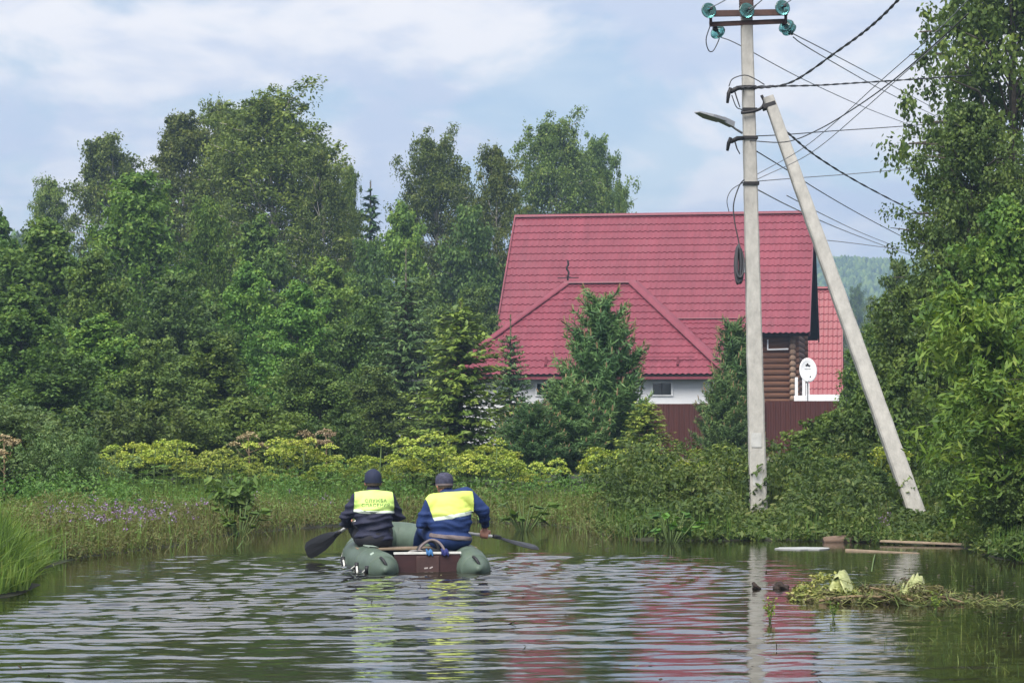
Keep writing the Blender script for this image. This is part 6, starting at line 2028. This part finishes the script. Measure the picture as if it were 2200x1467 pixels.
def flotsam():
    rng = np.random.default_rng(33)
    film(1770, 1222, 1830, 1278, 19.9, 3, 'crumpled yellowish film standing up at the left of the floating heap')
    film(1922, 1240, 1990, 1278, 19.8, 8, 'flatter yellow film at the right end of the floating heap')
    def heap(cx, cy, d, sx, sz, n, mat, name, L, W, up=.9, zlift=0):
        c = PX(cx, cy, d)
        k = 60
        u = rng.uniform(-1, 1, k); t = rng.uniform(-1, 1, k)
        C = np.stack([c.x+u*sx, d+t*.45, np.clip(rng.random(k), .02, 1)*sz*(1-u*u)*(.5+.5*np.sin(u*7+sx*9)**2)+.004+zlift], -1)
        return cloud(rng, C, .075, n//k, L, W, droop=.1, up=up, squash=.6)
    v, f, t = heap(1780, 1270, 20.1, .33, .20, 1500, None, '', .045, .022)
    tag(link('wilted_plants', np_mesh('wilted_plants', v, f, t), M['pale_leaf']), kind='stuff')
    parts = [heap(1865, 1280, 19.8, .62, .10, 2400, None, '', .05, .016), heap(1950, 1280, 19.9, .42, .15, 1900, None, '', .05, .016), heap(2040, 1285, 19.8, .42, .03, 500, None, '', .05, .014)]
    v, f, t = join(parts)
    tag(link('brown_debris', np_mesh('brown_debris', v, f, t), M['wilted']), kind='stuff')
    # limp straw and stalks lying over the heap and trailing in the water to the right
    S = []
    for cx, d, sx, sz, n in ((1790, 20.0, .30, .17, 120), (1945, 19.75, .48, .16, 420), (2050, 19.6, .50, .03, 260), (1870, 19.6, .45, .06, 120)):
        c = PX(cx, 1280, d)
        u = rng.uniform(-1, 1, n)
        S.append(np.stack([c.x+u*sx, d+rng.uniform(-.5, .4, n), np.clip(sz*(1-u*u)*rng.random(n), .0, 1)+.006], -1))
    S = np.vstack(S); n = len(S)
    A = rng.normal(0, 1, (n, 3))*np.array([1.3, .8, .22]); 
    v, f, t = leaves(rng, S, np.array([0, 0, 1.])+rng.normal(0, .4, (n, 3)), A, rng.uniform(.10, .30, n), rng.uniform(.006, .012, n), rng.random(n))
    tag(link('pale_stalks', np_mesh('pale_stalks', v, f, t), M['pale_leaf']), kind='stuff')
    # sticks
    for k, (a, b, d0, d1, rad, mat, lab) in enumerate((((1760, 1290), (1900, 1282), 19.5, 19.5, .012, 'dry_stem', 'reddish brown stick along the front of the floating heap'),
                              ((1870, 1262), (1960, 1290), 19.9, 19.4, .010, 'dry_stem', 'thin stick sloping across the middle of the floating heap'),
                              ((1985, 1282), (2070, 1294), 19.8, 19.3, .011, 'dry_stem', 'brown stick drifting right of the floating heap'),
                              ((1880, 1190), (1872, 1232), 25.5, 23.0, .008, 'stem', 'bent green stalk rising from the water behind the heap'))):
        p, q = PX(*a, d0), PX(*b, d1)
        m = (p+q)/2+Vector((0, 0, .02))
        o = MB().tube(spline([Vector((0, 0, 0)), m-p, q-p], 5), rad, n=6).build('stick', M[mat]); o.location = p
        tag(o, lab, 'stick')
    # dark clods left of the heap
    for px, py, d, s, lab in ((1622, 1264, 21.0, .035, 'small dark clod in the water on the reflection of the pole'), (1677, 1263, 21.0, .062, 'larger dark sodden root left of the floating heap')):
        p = PX(px, py, d)
        rr = random.Random(px)
        me = fuse([('ell', (0, 0, 0), (s, s, s*.7)), ('ell', (s*.7, 0, -.01), (s*.7, s*.8, s*.6)), ('ell', (-s*.5, .02, .02), (s*.5, s*.5, s*.6))], .012, 2, lambda c: .012*np.sin(c[:, 0]*70+2*np.sin(c[:, 2]*50)))
        o = link('root_clod', me, M['clod']); o.location = (p.x, d, .015); tag(o, lab, 'clod')
    # boards and a log washed against the right bank
    a, b = PX(1893, 1164, 27.75), PX(2078, 1167, 27.3)
    a.z, b.z = .035, .02
    o = bevel(MB().bar(Vector((0, 0, 0)), b-a, .12, .022).build('plank', M['pale_wood']), .004); o.location = a; tag(o, 'long pale plank washed against the right bank', 'plank')
    a, b = PX(1770, 1160, 28.1), PX(1895, 1157, 28.2)
    a.z, b.z = .02, .01
    m = (a+b)/2
    o = MB().tube([Vector((0, 0, 0)), (b-a)*.3+Vector((0, .02, .01)), (b-a)*.7, b-a], [.045, .06, .055, .03], n=10).build('log', M['old_wood']); o.location = a; tag(o, 'brown drift log at the bank left of the pale plank', 'log')
    a = PX(1722, 1179, 26.8); a.z = .004  # added flat sheet imitating a patch of reflected sky
    mb = MB(); n = 18; vs = []
    rr = random.Random(5)
    for k in range(n):
        t = 2*math.pi*k/n
        vs.append((.34*math.cos(t)*rr.uniform(.8, 1.05), .24*math.sin(t)*rr.uniform(.7, 1.1), .006))
    vs2 = [(x*.98, y*.98, -.03) for x, y, z in vs]
    mb.add(vs+vs2, [tuple(range(n)), tuple(range(n, 2*n))[::-1]]+[(k, n+k, n+(k+1) % n, (k+1) % n) for k in range(n)])
    o = mb.build('gleam_sheet', M['gleam']); o.location = a; tag(o, 'flat pale foam sheet standing in for reflected sky, right of the pole foot', 'foam sheet')
    a, b = PX(1818, 1186, 26.5), PX(1975, 1192, 26.0)
    a.z, b.z = .008, -.006
    o = MB().bar(Vector((0, 0, 0)), b-a, .045, .022).build('plank', M['pale_wood']); o.location = a; tag(o, 'thin pale batten floating in front of the drift log', 'plank')
flotsam()

def floating_bits():
    """leaf litter and scum drifting on the water, thickest round the heap and under the right bank"""
    rng = np.random.default_rng(91)
    y = 1/rng.uniform(1/27.5, 1/12.8, 5000); x = rng.uniform(-5, 5.5, 5000)
    dens = .04+.9*np.exp(-((x-3.6)/1.6)**2)*np.exp(-((y-21)/4)**2)+.25*(x > .17*y-.6)+.5*np.exp(-((y-26.8)/.7)**2)*(x > .5)
    ok = (shore_dist(x, y) < -.05) & (rng.random(5000) < dens) & (noise2(x, y, 1.8, 92) > -.1)
    x, y = x[ok][:800], y[ok][:800]; n = len(x)
    C = np.stack([x, y, np.full(n, .012)], -1)
    v, f, t = leaves(rng, C, np.array([0, 0, 1.])+rng.normal(0, .18, (n, 3)), rng.normal(0, 1, (n, 3))*np.array([1, 1, .05]), rng.uniform(.02, .11, n), rng.uniform(.008, .03, n), rng.random(n))
    tag(link('floating_litter', np_mesh('floating_litter', v, f, t), M['wilted']), kind='stuff')
floating_bits()

def climbers():
    """climbing stems round the feet of both poles"""
    rng = np.random.default_rng(44)
    for a, b, d, lab in (((1630, 1128), (1629, 1002), PD, 'climbing plant twining round the foot of the upright pole'), ((1968, 1108), (1940, 1030), 32.5, 'climbing plant round the foot of the leaning brace')):
        p, q = PX(*a, d), PX(*b, d)
        r = empty('climbing_plant', (p.x, d, p.z), 0, lab, 'plant')
        st = MB(); C = []
        for s in range(3):
            pts = []
            for t in np.linspace(0, 1, 16):
                c = (q-p)*t
                an = t*7+s*2.1
                pts.append(c+Vector((math.cos(an)*.155, math.sin(an)*.155, 0)))
                C.append(np.array(pts[-1]))
            st.tube(pts, .006, n=5)
        st.build('stem', M['stem'], r)
        v, f, t = cloud(rng, np.array(C), .08, 5, .085, .05, droop=.6, up=.4)
        link('foliage', np_mesh('foliage', v, f, t), M['dark_leaf'], r)
climbers()
